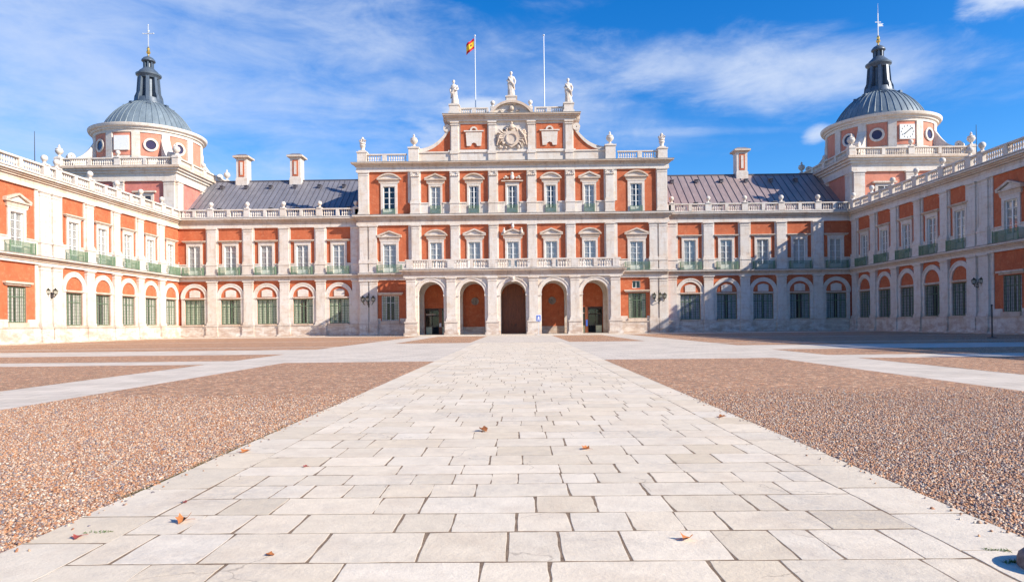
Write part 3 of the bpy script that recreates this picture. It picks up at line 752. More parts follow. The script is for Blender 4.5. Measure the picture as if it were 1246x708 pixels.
for s_ in (-1, 1):
    pm = MB().use('stucco').box(-2.15, 2.15, -0.09, 0.05, 29.85, 33.9).use('stone')
    pm.prism([(-1.15,30.35),(-0.5,30.35),(-0.35,30.75),(0,30.9),(0.35,30.75),(0.5,30.35),(1.15,30.35),(1.3,32.5),(-1.3,32.5)], -0.26, 0)
    pm.box(-1.6, 1.6, -0.32, 0, 32.65, 32.85).arc(0, 32.85, 0.35, 0.62, -0.3, 0, 0, pi, 10)
    link('attic_panel', pm.mesh('attic_panel'), cb, (s_*6.1, 0.3, 0))
    # sweeping volute beside the attic
    z0 = 29.42; n = 16
    cur = [(AT+6.4*i/n, z0+3.7*(1-i/n)**2.9) for i in range(n+1)]
    cap = [(x, z) for x, z in cur]+[(x, z+0.60) for x, z in reversed(cur)]
    fill = cur+[(AT, z0)]
    vm = MB().use('stucco').prism([(s_*x, z) for x, z in fill], 0.5, 1.6).use('stone').prism([(s_*x, z) for x, z in cap], 0.3, 1.8)
    vm.arc(s_*(AT+0.5), 33.3, 0.1, 0.6, 0.2, 1.7, 0, 2*pi, 14)
    link('volute', vm.mesh('volute'), cb)
# coat of arms
mb = MB().use('trim')
rnd = random.Random(3)
mb.prism([(-1.0,30.6),(-1.3,31.2),(-1.25,32.6),(1.25,32.6),(1.3,31.2),(1.0,30.6),(0,30.0)], -0.2, 0.3)
mb.arc(0, 31.4, 0.75, 0.95, -0.35, 0.2, 0, 2*pi, 16)
for k in range(7):
    a = pi*k/6; mb.ball((0.85*cos(a), -0.1, 32.7+0.6*sin(a)), 0.2, 8, 5)
mb.ball((0, -0.15, 33.3), 0.45, 10, 6, (1.2, .7, 1)).ball((0, -0.15, 33.9), 0.2, 8, 5)
for s_ in (-1, 1):
    for k in range(6):
        a = radians(20+k*22)
        mb.tube([(s_*0.9, 0.0, 31.0+k*0.2), (s_*(1.0+1.1*sin(a)), -0.25, 30.6+k*0.42), (s_*(1.1+1.35*sin(a)), -0.1, 30.1+k*0.55)], [0.14, 0.16, 0.07], 6)
    for k in range(26):
        mb.ball((s_*rnd.uniform(0.9, 2.2), rnd.uniform(-0.15, 0.1), rnd.uniform(29.9, 32.6)), rnd.uniform(0.12, 0.26), 7, 5, (1, .8, rnd.uniform(.7, 1.5)))
    mb.tube([(s_*1.2, -0.1, 32.9), (s_*2.0, -0.2, 31.8), (s_*2.4, -0.1, 30.4)], [0.2, 0.26, 0.1], 7)
link('coat_of_arms', mb.mesh('coat_of_arms', True), cb)
# curved pediment over the attic
mb = MB().use('stone'); w = 3.6; h = 2.1; r = (w*w+h*h)/(2*h); a = math.asin(w/r); cz = 35.4+h-r; n = 18
mb.prism([(r*0.93*sin(-a+2*a*i/n), max(35.4, cz+r*0.93*cos(-a+2*a*i/n))) for i in range(n+1)], 0.15, 2.4)
mb.use('trim').arc(0, cz, r-0.38, r, -0.5, 2.5, pi/2-a, pi/2+a, n)
mb.use('trim').ball((0, 0.0, 36.3), 0.42, 9, 6)
for k in range(12): mb.ball((rnd.uniform(-2.0, 2.0), 0.08, 35.75+rnd.uniform(0, 0.5)), 0.18, 7, 5)
link('curved_pediment', mb.mesh('curved_pediment'), cb)
for s_ in (-1, 1):
    a, b2 = sorted((s_*3.7, s_*8.4))
    link('balustrade', balustrade(a, b2, [(a+0.15, 0.15), ((a+b2)/2, 0.35), (b2-0.15, 0.15)], 35.403, 0.2, 0.6, 1.15, half=False, step=0.3).mesh('balustrade'), cb)
    link('statue_pedestal', MB().use('stone').box(-0.75,0.75,-0.6,0.9,35.403,37.0).box(-0.9,0.9,-0.72,1.0,35.404,35.8).box(-0.88,0.88,-0.7,1.0,36.8,37.0).mesh('statue_pedestal'), cb, (s_*9.2, 0.2, 0))
    link('ball_finial', shared('finial', finial, True), cb, (s_*3.1, 2.9, 37.3)); None
    link('finial_base', MB().use('stone').box(-0.4,0.4,-0.4,0.4,35.4,37.3).mesh('finial_base'), cb, (s_*3.1, 2.9, 0))
    # balustrades and urns on the end bays
    a, b2 = sorted((s_*16.9, s_*24.0))
    link('balustrade', balustrade(a, b2, [((a+b2)/2, 0.35)], 27.783, -0.5, -0.1, 1.35, half=False).mesh('balustrade'), cb)
    link('urn_pedestal', MB().use('stone').box(-0.8,0.8,-0.75,0.7,27.783,29.9).box(-0.92,0.92,-0.87,0.8,29.9,30.12).mesh('urn_pedestal'), cb, (s_*15.75, 0, 0))
    link('urn', shared('urn', urn, True), cb, (s_*15.75, 0, 30.1))
    link('urn_pedestal', MB().use('stone').box(-0.75,0.75,-0.75,0.7,27.783,29.3).box(-0.85,0.85,-0.85,0.8,29.3,29.5).mesh('urn_pedestal'), cb, (s_*24.05, 0, 0))
    link('urn', shared('trophy', trophy, True), cb, (s_*24.05, 0, 29.5))
link('statue_pedestal', MB().use('stone').box(-0.8,0.8,-0.1,1.3,36.9,38.3).box(-0.95,0.95,-0.2,1.4,38.1,38.3).mesh('statue_pedestal'), cb, (0, 0, 0))

# --- five-arch porch
PD = 7.0; YP = -PD      # porch front plane in local y
pb = 6.2; pr = 1.93; zs = 6.2; PW = 16.15
mb = MB().use('stone')
px = [-12.4, -6.2, 0, 6.2, 12.4]
def arcade(mb, y0, y1, top):
    edges = [-PW]+[v for x in px for v in (x-pr, x+pr)]+[PW]
    for i in range(0, len(edges), 2): mb.box(edges[i], edges[i+1], y0, y1, 0, zs)
    for i, x in enumerate(px):
        a = -PW if i == 0 else x-pb/2; b2 = PW if i == 4 else x+pb/2
        mb.spandrel(x, zs, pr, a, b2, top, y0, y1)
arcade(mb, YP, YP+1.1, 8.85)
# side walls with one arch each
for s_ in (-1, 1):
    T = Matrix.Translation((s_*(PW-0.55), 0, 0)) @ Matrix.Rotation(pi/2, 4, 'Z')
    mb.T = T
    a0, a1 = YP+1.1, -0.62
    c = (a0+a1)/2; rr = 1.7
    mb.box(a0, c-rr, -0.55, 0.55, 0, zs).box(c+rr, a1, -0.55, 0.55, 0, zs).spandrel(c, zs, rr, a0, a1, 8.85, -0.55, 0.55)
    mb.T = None
link('porch_arcade', mb.mesh('porch_arcade'), cb)
mb = MB().use('stone'); arcade(mb, -0.6, -0.13, 8.85)
link('inner_arcade', mb.mesh('inner_arcade'), cb)
link('porch_ceiling', MB().use('stone').box(-PW, PW, YP, -1.15, 8.853, 9.9).mesh('porch_ceiling'), cb)
link('porch_floor', MB().use('paving').box(-PW, PW, YP-1.6, -0.1, 0.0, 0.12).mesh('porch_floor'), cb)
link('porch_cornice', run(-PW-0.05, PW+0.05, YP, [(8.75,9.15,0.28,'stone'),(9.15,9.4,0.4),(9.4,9.7,0.55),(9.7,9.9,0.82),(9.9,9.98,0.88,'ledge')], ends=1).mesh('porch_cornice'), cb)
for s_ in (-1, 1):
    T = MB().use('trim'); a, b2 = sorted((s_*PW, s_*(PW+0.6))); T.box(a, b2, YP+0.1, -1.13, 9.15, 9.7)
    a, b2 = sorted((s_*PW, s_*(PW+0.95))); T.box(a, b2, YP+0.1, -1.13, 9.7, 9.98); link('porch_cornice', T.mesh('porch_cornice_side'), cb)
pp = [(x, 0.5) for x in (-15.5, -9.3, -3.1, 3.1, 9.3, 15.5)]
link('porch_balustrade', balustrade(-PW, PW, pp, 9.985, YP-0.35, YP+0.1, 1.5).mesh('porch_balustrade'), cb)
for s_ in (-1, 1):
    b_ = balustrade(YP+0.1, -1.2, [(YP+3.5, 0.4)], 9.985, -0.2, 0.2, 1.5)
    link('porch_balustrade', b_.mesh('porch_balustrade_side'), cb, (s_*(PW-0.1), 0, 0), pi/2)
for i, x in enumerate((-15.35, -9.3, -3.1, 3.1, 9.3, 15.35)):
    link('pilaster', shared('por_pil', lambda: pil(1.35, 2.15, 8.75, 0.34, 'd')), cb, (x, YP, 0))
    link('pedestal', shared('por_ped', lambda: MB().use('stone').box(-0.95,0.95,-0.55,0.05,0.45,1.95).box(-1.1,1.1,-0.75,0.05,0.0,0.45).box(-1.03,1.03,-0.65,0.05,1.95,2.15)), cb, (x, YP, 0))
for x in px:
    link('archivolt', shared('archivolt', lambda: MB().use('stone').arc(0, zs, pr, pr+0.42, -0.12, 0.05, 0, pi, 26).arc(0, zs, pr+0.42, pr+0.58, -0.2, 0.05, 0, pi, 26).box(-pr-0.5, -pr+0.04, -0.16, 1.0, zs-0.28, zs).box(pr-0.04, pr+0.5, -0.16, 1.0, zs-0.28, zs)), cb, (x, YP, 0))
link('keystone', MB().use('stone').prism([(-0.22,8.0),(0.22,8.0),(0.34,8.75),(-0.34,8.75)], -0.5, 0.05).ball((0,-0.5,8.5), 0.26, 8, 6).mesh('keystone'), cb, (0, YP, 0))
# what stands in the five inner arches
mb = MB().use('wood')
for i in range(9):
    x0_ = -1.9+i*0.4222; x1_ = x0_+0.41
    zt = zs+sqrt(max(0.05, pr*pr-max(abs(x0_), abs(x1_))**2))
    mb.box(x0_, x1_, -0.10, -0.05, 0.12, zt)
for z in (0.6, 2.4, 4.2, 6.0): mb.box(-1.88, 1.88, -0.14, -0.10, z, z+0.22)
for x in (-1.85, -0.08, 1.69): mb.box(x, x+0.16, -0.15, -0.10, 0.12, 6.2)
d = link('wooden_door', mb.mesh('wooden_door'), cb)
link('stud', MB().use('darkframe').ball((-0.35,-0.2,1.6), 0.09).ball((0.35,-0.2,1.6), 0.09).mesh('stud'), d)
for x in (px[1], px[3]):
    link('round_plaque', MB().use('ledge').arc(0, 5.35, 0.38, 0.6, -0.12, 0.02, 0, 2*pi, 20).use('ledge').arc(0, 5.35, 0.02, 0.34, -0.08, 0.02, 0, 2*pi, 16).ball((0,-0.05,5.35),0.2).mesh('round_plaque'), cb, (x, 0, 0))
    link('dado', MB().use('stone').box(-1.93, 1.93, -0.07, 0.02, 0.1, 1.25).mesh('dado'), cb, (x, 0, 0))
for x in (px[0], px[4]):
    fm = MB().use('darkframe'); fm.box(-1.9,1.9,0.0,0.1,3.95,4.25).box(-1.9,1.9,0.0,0.1,3.0,3.2)
    for q in (-1.85, -0.75, 0.65, 1.72): fm.box(q, q+0.13, 0.0, 0.1, 0.12, 3.95)
    dr = link('glazed_door', fm.mesh('glazed_door'), cb, (x, 0, 0))
    link('pane', MB().use('glass').box(-1.85,1.85,0.05,0.07,1.3,3.9).mesh('door_pane'), dr)
    link('door_panel', MB().use('shutter').box(-1.7,-0.8,0.02,0.12,0.15,1.3).box(0.8,1.7,0.02,0.12,0.15,1.3).mesh('door_panel'), dr)
    link('transom', MB().use('trim').box(-1.7,-0.2,-0.03,0.05,3.22,3.4).mesh('transom'), dr)
    link('post', MB().use('wood').box(-0.2,0.32,-0.12,0.0,0.12,4.3).mesh('post'), dr, (0.55 if x < 0 else -0.75, 0, 0))
    link('notice', MB().use('paper').box(-0.16,0.16,-0.16,-0.12,1.3,1.9).mesh('notice') if x < 0 else MB().use('blue').box(-0.14,0.14,-0.16,-0.12,1.2,2.2).mesh('notice'), dr, (0.6 if x < 0 else -0.68, 0, 0))

# ------------------------------------------------------------------ domed towers
def tower(sgn, label):
    cx = X0+sgn*64.2; cy = 120.0; hw = 9.2
    t = thing('domed_tower', label, 'tower', (cx, cy, 0))
    wm = 'rose' if sgn < 0 else 'stucco_pink'
    mb = MB().use(wm).box(-hw, hw, -hw, hw, 0, 27.2)
    link('wall', mb.mesh('wall'), t)
    for k in range(4):
        rz = k*pi/2
        for x in (-8.3, 0, 8.3):
            w = 1.75 if x else 1.6
            o = link('pilaster', shared(f'tp_{w}', lambda: pil(w, 12, 25.6, 0.4, 'd')), t, (0, 0, 0), rz)
            o.location = (x*cos(rz)+hw*sin(rz), x*sin(rz)-hw*cos(rz), 0)
        b_ = balustrade(-hw-0.1, hw+0.1, [(-9.0, 0.1), (0, 0.5), (9.0, 0.1)], 28.01, -hw-0.6, -hw-0.15, 1.4)
        link('balustrade', b_.mesh('balustrade'), t, (0, 0, 0.003*k), rz)
        x, y = hw+0.4, -hw-0.4
        link('corner_pier', MB().use('stone').box(-0.5, 0.5, -0.5, 0.5, 28.01, 29.43).box(-0.58, 0.58, -0.58, 0.58, 29.2, 29.44).mesh('corner_pier'), t, (x*cos(rz)-y*sin(rz), x*sin(rz)+y*cos(rz), 0))
        o = link('urn', shared('urn', urn, True), t, (x*cos(rz)-y*sin(rz), x*sin(rz)+y*cos(rz), 29.4))
        o = link('ball_finial', shared('finial', finial, True), t, (0*cos(rz)+(hw+0.35)*sin(rz), -(hw+0.35)*cos(rz), 29.38), rz)
        # concave buttress at the corner
        n = 12; cur = [(8.0+4.2*i/n, 29.6+4.6*(1-i/n)**2.1) for i in range(n+1)]
        bm_ = MB().use('stone'); bm_.T = Matrix.Rotation(rz+pi/4, 4, 'Z')
        bm_.prism(cur+[(12.2, 28.0), (8.0, 28.0)], -0.7, 0.7)
        bm_.arc(12.0, 29.9, 0.1, 0.55, -0.8, 0.8, 0, 2*pi, 12)
        link('buttress', bm_.mesh('buttress'), t)
    c = MB().use('stone')
    for z0, z1, p in ((25.6,26.3,0.30),(26.3,26.9,0.24),(26.9,27.3,0.55),(27.3,27.65,0.9)): c.box(-hw-p, hw+p, -hw-p, hw+p, z0, z1)
    c.use('trim').box(-hw-1.25, hw+1.25, -hw-1.25, hw+1.25, 27.65, 28.0)
    link('cornice', c.mesh('cornice'), t)
    link('terrace', MB().use('roof').box(-hw-0.1, hw+0.1, -hw-0.1, hw+0.1, 27.99, 28.06).mesh('terrace'), t)
    # windows of the square stage
    for rz in (0, pi/2, -pi/2):
        for x in (-4.15, 4.15):
            wx = x*cos(rz)+(hw)*sin(rz); wy = x*sin(rz)-(hw)*cos(rz)
            if rz == 0 and x < 0 and sgn < 0: continue
            if rz == 0 and x > 0 and sgn > 0: continue
            if (rz > 0 and sgn < 0) or (rz < 0 and sgn > 0): continue
            o = link('window', MB().use('stone').box(-1.5,-1.05,-0.15,0.02,19,23.2).box(1.05,1.5,-0.15,0.02,19,23.2).box(-1.5,1.5,-0.15,0.02,23.2,23.6).use('trim').box(-1.9,1.9,-0.45,0.02,23.7,24.0).mesh('tower_window'), t, (wx, wy, 0), rz)
            link('pane', MB().use('slate').box(-1.05,1.05,-0.04,0.01,19,23.2).use('white').box(-0.06,0.06,-0.08,-0.03,19,23.2).mesh('tower_pane'), o)
    # drum
    R = 8.4
    link('drum', MB().use('stone').lathe([(R, 27.9), (R, 35.1)], n=96).mesh('drum', True), t)
    link('drum_cornice', MB().use('stone').lathe([(R+0.2, 33.95),(R+0.2, 34.45),(R+0.45,34.5),(R+0.5,34.75),(R+0.85,34.9),(R+1.0,35.2),(R+1.0,35.35),(R-0.4,35.5)], n=96).lathe([(R+0.25,27.99),(R+0.25,29.7),(R,29.75)], n=96).mesh('drum_cornice', True), t)
    for i in range(12):
        an = radians(-90+30*i)
        T = Matrix.Rotation(an+pi/2, 4, 'Z')
        side = (i % 3 == 0)      # centre panel of a side
        off = 0
        pw = 10.2
        arcw = radians(pw)
        mb = MB().use('stucco_pink')
        if side and i == 0: mb = MB().use('stucco_pink')
        n = 6; vs = []
        for k in range(n+1):
            a = an-arcw+2*arcw*k/n
            for r_, z in ((R+0.02, 30.15), (R+0.02, 33.9), (R+0.06, 33.9), (R+0.06, 30.15)): vs.append((r_*cos(a), r_*sin(a), z))
        fs = []
        for k in range(n):
            o_ = 4*k
            fs += [(o_+2, o_+3, o_+7, o_+6), (o_+1, o_+2, o_+6, o_+5), (o_+3, o_, o_+4, o_+7)]
        fs += [(0,1,2,3), (4*n+3,4*n+2,4*n+1,4*n)]
        mb.add(vs, fs)
        dp = link('drum_panel', mb.mesh('drum_panel'), t)
        # raised stone strip between panels
        a = an+radians(15); ms = MB().use('stone'); ms.T = Matrix.Rotation(a+pi/2, 4, 'Z')
        ms.box(-0.62, 0.62, -R-0.22, -R+0.3, 29.75, 33.95)
        link('pilaster', ms.mesh('drum_pilaster'), t)
        if not side:
            ms = MB().use('stone'); ms.T = T; ms.arc(0, 32.0, 0.78, 1.12, -R-0.24, -R+0.25, 0, 2*pi, 28)
            ow = link('round_window', ms.mesh('round_window'), t)
            ms = MB().use('slateglass'); ms.T = T; ms.arc(0, 32.0, 0.01, 0.8, -R-0.1, -R+0.2, 0, 2*pi, 24)
            link('pane', ms.mesh('round_pane'), ow)
        elif i == 0:
            ms = MB().use('white'); ms.T = T
            ms.box(-1.2, 1.2, -R-0.26, -R+0.1, 30.95, 33.35)
            if sgn > 0:
                ck = link('clock_face', ms.mesh('clock_face'), t)
                h = MB().use('black'); h.T = T @ Matrix.Translation((0, -R-0.3, 32.15))
                def hand(L1, L2, an_, wd):
                    dx, dz = sin(an_), cos(an_); nx, nz = dz, -dx
                    h.prism([(-dx*L2-nx*wd*.5, -dz*L2-nz*wd*.5), (-dx*L2+nx*wd*.5, -dz*L2+nz*wd*.5), (dx*L1+nx*wd, dz*L1+nz*wd), (dx*L1*1.1, dz*L1*1.1), (dx*L1-nx*wd, dz*L1-nz*wd)], -0.03, 0.03)
                hand(0.9, 0.1, radians(50), 0.06); hand(0.62, 0.1, radians(232), 0.08)
                link('clock_hand', h.mesh('clock_hand'), ck)
                nm = MB().use('iron'); nm.T = T @ Matrix.Translation((0, -R-0.27, 32.15))
                for k in range(12):
                    a = 2*pi*k/12; x = 0.95*sin(a); z = 0.95*cos(a); nm.box(x-0.045, x+0.045, -0.015, 0.01, z-0.09, z+0.09)
                link('hour_mark', nm.mesh('hour_mark'), ck)
            else:
                link('square_panel', ms.mesh('square_panel'), t)
    # dome with seams
    prof = []; RD = 7.7; HD = 5.7
    A0, A1 = 0.48, 1.34
    for i in range(19):
        a = A0+(A1-A0)*i/18
        prof.append((7.45*cos(a)/cos(A0), 35.5+HD*(sin(a)-sin(A0))/(sin(A1)-sin(A0))))
    link('dome', MB().use('dome').lathe([(RD+0.9, 35.36)]+prof, n=96).mesh('dome', True), t)
    sm = MB().use('dome')
    for i in range(44):
        an = 2*pi*i/44; pts = [((r_+0.03)*cos(an), (r_+0.03)*sin(an), z+0.02) for r_, z in prof[::2]]
        sm.tube(pts, 0.06, 4)
    dm = link('dome_seam', sm.mesh('dome_seam'), t)
    for k in range(8):
        an = 2*pi*k/8+0.5; r_, z = prof[13]
        link('dome_vent', MB().use('lantern').box(-0.25,0.25,-0.3,0.3,-0.1,0.28).mesh('dome_vent'), t, (r_*cos(an), r_*sin(an), z), an)
    # lantern
    L = MB().use('lantern').lathe([(2.75,40.6),(2.75,41.1),(2.35,41.25),(2.15,42.0)], n=24)
    L.lathe([(1.15,41.9),(1.15,45.9)], n=16)
    L.lathe([(1.6,45.6),(1.75,45.9),(2.05,46.1),(2.1,46.35),(1.75,46.5),(1.5,46.9),(1.05,47.3),(0.9,47.5)], n=24)
    L.lathe([(0.55,47.4),(0.55,48.6)], n=12).lathe([(0.9,48.5),(1.15,48.7),(1.1,48.95),(0.8,49.3),(0.35,49.55),(0.1,49.8)], n=20)
    for k in range(8):
        a = 2*pi*k/8+pi/8; L.T = Matrix.Rotation(a, 4, 'Z')
        L.prism([(1.2,41.3),(2.35,41.3),(2.25,42.3),(1.95,43.0),(1.75,45.7),(1.2,45.7)], -0.26, 0.26)
        L.box(0.5, 0.85, -0.12, 0.12, 47.4, 48.6); L.T = None
    link('lantern', L.mesh('lantern', True), t)
    G = MB().use('gold').lathe([(0.1,49.6),(0.14,50.0),(0.3,50.15),(0.36,50.4),(0.2,50.65),(0.24,50.8),(0.27,51.0),(0.12,51.2),(0.06,51.4)], n=12)
    link('gilded_ball', G.mesh('gilded_ball', True), t)
    C = MB().use('steel')
    C.box(-0.07, 0.07, -0.05, 0.05, 51.3, 55.2)
    if sgn < 0: C.box(-0.95, 0.95, -0.05, 0.05, 53.6, 53.75).ball((-0.95,0,53.68),0.12).ball((0.95,0,53.68),0.12).ball((0,0,55.2),0.12).ball((0,0,54.1),0.2,8,6,(1,.4,1))
    else:
        C.box(-0.5, 0.5, -0.04, 0.04, 53.6, 53.72); C.prism([(0.1,52.9),(0.95,52.95),(0.7,53.15),(0.95,53.4),(0.1,53.4)], -0.03, 0.03); C.tube([(0,0,55),(0,0,57)],[0.05,0.02],5)
    link('cross' if sgn < 0 else 'weather_vane', C.mesh('cross'), t)
M['slateglass'] = simple('round_glass', (0.05, 0.035, 0.07), 0.15)
tower(-1, 'pinkish domed tower on the left with a cross on top and no clock')
tower(1, 'orange domed tower behind the right wing, with a square clock on its round drum')

# ------------------------------------------------------------------ statues, poles, flag
def statue_mesh(seed, arm=0):
    r = random.Random(seed); mb = MB().use('stone')
    n = 20; prof = [(0.62,0),(0.66,0.25),(0.6,0.7),(0.52,1.2),(0.5,1.7),(0.56,2.05),(0.44,2.35),(0.47,2.65),(0.54,2.95),(0.44,3.15),(0.17,3.28),(0.13,3.4)]
    vs = []; fs = []; ph = r.uniform(0, 6)
    for k, (q, z) in enumerate(prof):
        sway = 0.1*sin(z*1.1+ph)
        for i in range(n):
            a = 2*pi*i/n
            fold = 1+(0.11 if z < 2.2 else 0.05)*sin(a*7+z*0.9+ph)*(1 if z < 3.1 else 0)
            vs.append((sway+q*fold*cos(a), q*0.72*fold*sin(a), z))
    for k in range(len(prof)-1):
        for i in range(n): fs.append((k*n+i, k*n+(i+1) % n, (k+1)*n+(i+1) % n, (k+1)*n+i))
    fs.append(tuple(range(n-1,-1,-1))); fs.append(tuple((len(prof)-1)*n+i for i in range(n)))
    mb.add(vs, fs)
    hx = 0.1*sin(3.6+ph)
    mb.ball((hx, -0.03, 3.66), 0.25, 12, 9, (0.85, 1, 1.2)).ball((hx, 0.05, 3.76), 0.27, 12, 7, (1, 1, 0.95)).ball((hx, -0.27, 3.62), 0.05, 6, 4)
    # arms with sleeves and hands
    s_ = 1 if arm else -1
    mb.tube([(s_*0.42,0,3.02),(s_*0.68,-0.1,2.5),(s_*0.42,-0.42,2.15),(s_*0.15,-0.5,2.3)], [0.2,0.19,0.13,0.08], 8)
    mb.tube([(-s_*0.42,0,3.02),(-s_*0.72,-0.05,2.45),(-s_*0.66,-0.25,1.85)], [0.2,0.18,0.1], 8)
    # mantle swept across the body
    mb.tube([(s_*0.45,-0.15,3.0),(0.1*s_,-0.42,2.4),(-s_*0.45,-0.3,1.75),(-s_*0.62,0,1.0)], [0.14,0.17,0.2,0.12], 8)
    mb.box(-0.72, 0.72, -0.6, 0.6, -0.12, 0.05)
    return mb
for k, (x, z, lab) in enumerate(((0, 38.42, 'white stone statue on the curved pediment, the middle and highest of the roof statues'),
                             (-9.2, 37.12, 'white stone robed statue left of the pediment, beside the flag'),
                             (9.2, 37.12, 'white stone robed statue at the right end of the attic balustrade'))):
    st_ = thing('statue', lab, 'statue', (X0+x, YC+(0.55 if k == 0 else 0.35), z), 0, 'roof statues', statue_mesh(11+k*7, k % 2).mesh('statue', True)); st_.scale = (0.88, 0.9, 1.0)
for k, (x, zt) in enumerate(((-5.95, 49.3), (5.45, 49.2))):
    o = thing('flagpole', ('white flagpole carrying a red and yellow flag', 'bare white flagpole without a flag')[k], 'flagpole', (X0+x, YC+3.2, 35.3), 0, 'flagpoles')
    link('pole', MB().use('steel').tube([(0,0,0),(0,0,6),(0,0,zt-35.3)], [0.10,0.08,0.06], 8).mesh('pole', True), o)
    link('finial', MB().use('steel').ball((0,0,zt-35.2), 0.16).mesh('pole_finial', True), o)
fm = MB(); NX, NZ = 14, 12; vs = []
for i in range(NX+1):
    u = i/NX
    for k in range(NZ+1):
        v_ = k/NZ; vs.append((-1.15*u, 0.26*sin(u*7+v_*1.2)*u, -1.5*v_-0.85*u**1.1+0.05*sin(9*u)))
fm.mats = ['red', 'yellow']
fm.v = vs
for i in range(NX):
    for k in range(NZ):
        fm.f.append([i*(NZ+1)+k, i*(NZ+1)+k+1, (i+1)*(NZ+1)+k+1, (i+1)*(NZ+1)+k]); fm.m.append(1 if 3 <= k < 9 else 0)
fl = thing('flag', 'red and yellow striped flag with small crest hanging from the left flagpole', 'flag', (X0-6.08, YC+3.2, 48.95), 0, None, fm.mesh('flag', True, False))
cm = MB().use('leafred').prism([(-0.34,-1.12),(-0.54,-1.28),(-0.56,-1.0),(-0.46,-0.85),(-0.34,-0.9)], -0.02, 0.02)
link('crest', cm.mesh('crest'), fl, (0, -0.10, 0)); fl.scale = (1.15, 1.0, 1.15)

# ------------------------------------------------------------------ lamps, signs and posts
def lantern_mesh():
    mb = MB().use('bronze')
    mb.box(-0.09, 0.09, -0.08, 0.02, -1.0, 1.0).ball((0,-0.1,-1.0), 0.14).ball((0,-0.1,1.0), 0.12)
    return mb
def lantern_arm(L):
    mb = MB().use('bronze')
    mb.tube([(0,0,-0.55),(0,-L*0.4,-0.75),(0,-L*0.85,-0.6),(0,-L,-0.2)], [0.06,0.055,0.05,0.04], 7)
    mb.arc(0, 0, 0.0, 0.0, 0, 0, 0, pi, 2) if False else None
    mb.tube([(0,-0.1,-0.1),(0,-L*0.35,0.05),(0,-L*0.5,-0.25),(0,-L*0.3,-0.4)], 0.035, 6)
    mb.lathe([(0.12,-0.25),(0.2,-0.18),(0.24,-0.15)], 0, -L, 6).lathe([(0.36,0.33),(0.3,0.42),(0.12,0.58),(0.05,0.7),(0.02,0.78)], 0, -L, 6)
    for k in range(6):
        a = 2*pi*k/6; mb.tube([(0.21*cos(a), -L+0.21*sin(a), -0.16),(0.33*cos(a), -L+0.33*sin(a), 0.35)], 0.018, 4)
    return mb
def wall_lamp(loc, rz, label, sc=1.0):
    o = thing('wall_lantern', label, 'lamp', loc, rz, 'bronze wall lanterns')
    link('bracket', shared('lamp_bracket', lantern_mesh), o)
    for a in (-62, 0, 62):
        ar = link('arm', shared('lamp_arm', lambda: lantern_arm(0.95), True), o, (0, 0, 0), radians(a))
        link('lamp_glass', shared('lamp_glass', lambda: MB().use('lampglass').lathe([(0.19,-0.15),(0.31,0.34)], 0, -0.95, 6)), ar)
    o.scale = (sc, sc, sc)
    return o
wall_lamp((X0-23.35, YC-0.05, 5.7), 0, 'three-armed bronze wall lantern left of the porch')
wall_lamp((X0+23.35, YC-0.05, 5.7), 0, 'three-armed bronze wall lantern right of the porch')
wall_lamp((X0-HW+0.05, 79.9, 5.9), pi/2, 'bronze wall lantern on the sunlit left wing', 0.78)
wall_lamp((X0+HW-0.05, 79.9, 5.9), -pi/2, 'dark wall lantern on the shaded right wing', 0.78)

sg = thing('information_sign', 'small blue sign before the porch pillar right of the wooden door', 'sign', (2.85, 100.9, 0))
link('stand', MB().use('steel').box(-0.04,0.04,-0.03,0.03,0,2.1).box(-0.3,0.3,-0.2,0.2,0,0.06).mesh('stand'), sg)
link('sign_board', MB().use('blue').box(-0.3,0.3,-0.06,-0.03,2.05,2.9).use('paper').box(-0.4,0.4,-0.03,0.0,1.95,3.0).prism([(-0.16,2.15),(-0.06,2.15),(0,2.45),(0.06,2.15),(0.16,2.15),(0.1,2.75),(-0.1,2.75)], -0.075, -0.06).mesh('sign_board'), sg)
ps = thing('metal_post', 'thin dark upright post with flat foot in the shade by the right wing', 'post', (40.98, 59.6, 0))
link('pole', MB().use('black').tube([(0,0,0.05),(0,0,2.8)], 0.06, 8).ball((0,0,2.82), 0.09).mesh('pole'), ps)
link('foot', MB().use('black').lathe([(0.38,0.0),(0.38,0.05),(0.1,0.1)], n=16).mesh('foot'), ps)
bol = MB().use('granite').lathe([(0.25,0),(0.25,0.05),(0.24,0.085),(0.21,0.115),(0.14,0.13),(0.03,0.135)], n=24)
thing('stone_bollard', 'low rounded reddish granite bollard at the near right corner of the path', 'bollard', (3.52, 4.47, 0.02), 0, None, bol.mesh('stone_bollard', True))

# ------------------------------------------------------------------ the ground
g = MB().use('earth'); g.add([(-900,-900,0),(900,-900,0),(900,900,0),(-900,900,0)], [(0,1,2,3)]); struct('ground', g, recalc=False)
def sheet(name, mk, rects, z):
    mb = MB().use(mk)
    for x0, x1, y0, y1 in rects: mb.add([(x0,y0,z),(x1,y0,z),(x1,y1,z),(x0,y1,z)], [(0,1,2,3)])
    return struct(name, mb, recalc=False)
XL, XR = -3.82, 3.75
sheet('courtyard_paving', 'paving', [(X0-HW-0.3, X0+HW+0.3, -12, 111)], 0.004)
beds = []
for s_ in (-1, 1):
    def R_(a, b2, y0, y1):
        x0, x1 = (a, b2) if s_ > 0 else (-b2, -a); beds.append((x0, x1, y0, y1))
    e = 3.79; o1 = 10.75 if s_ < 0 else 11.5; o2 = 14.0 if s_ < 0 else 14.9
    wl = 51.5 if s_ > 0 else 53.2
    R_(e+0.03, o1, -6, 31.0); R_(o2, wl, -6, 30.2)
    R_(o2, wl, 33.2, 40.5); R_(o2+0.4, wl, 48.0, 53.2); R_(o2+0.4, wl, 54.0, 72.0); R_(o2+0.4, wl, 72.8, 99.0)
    R_(4.5, 11.3, 61.5, 95.0)
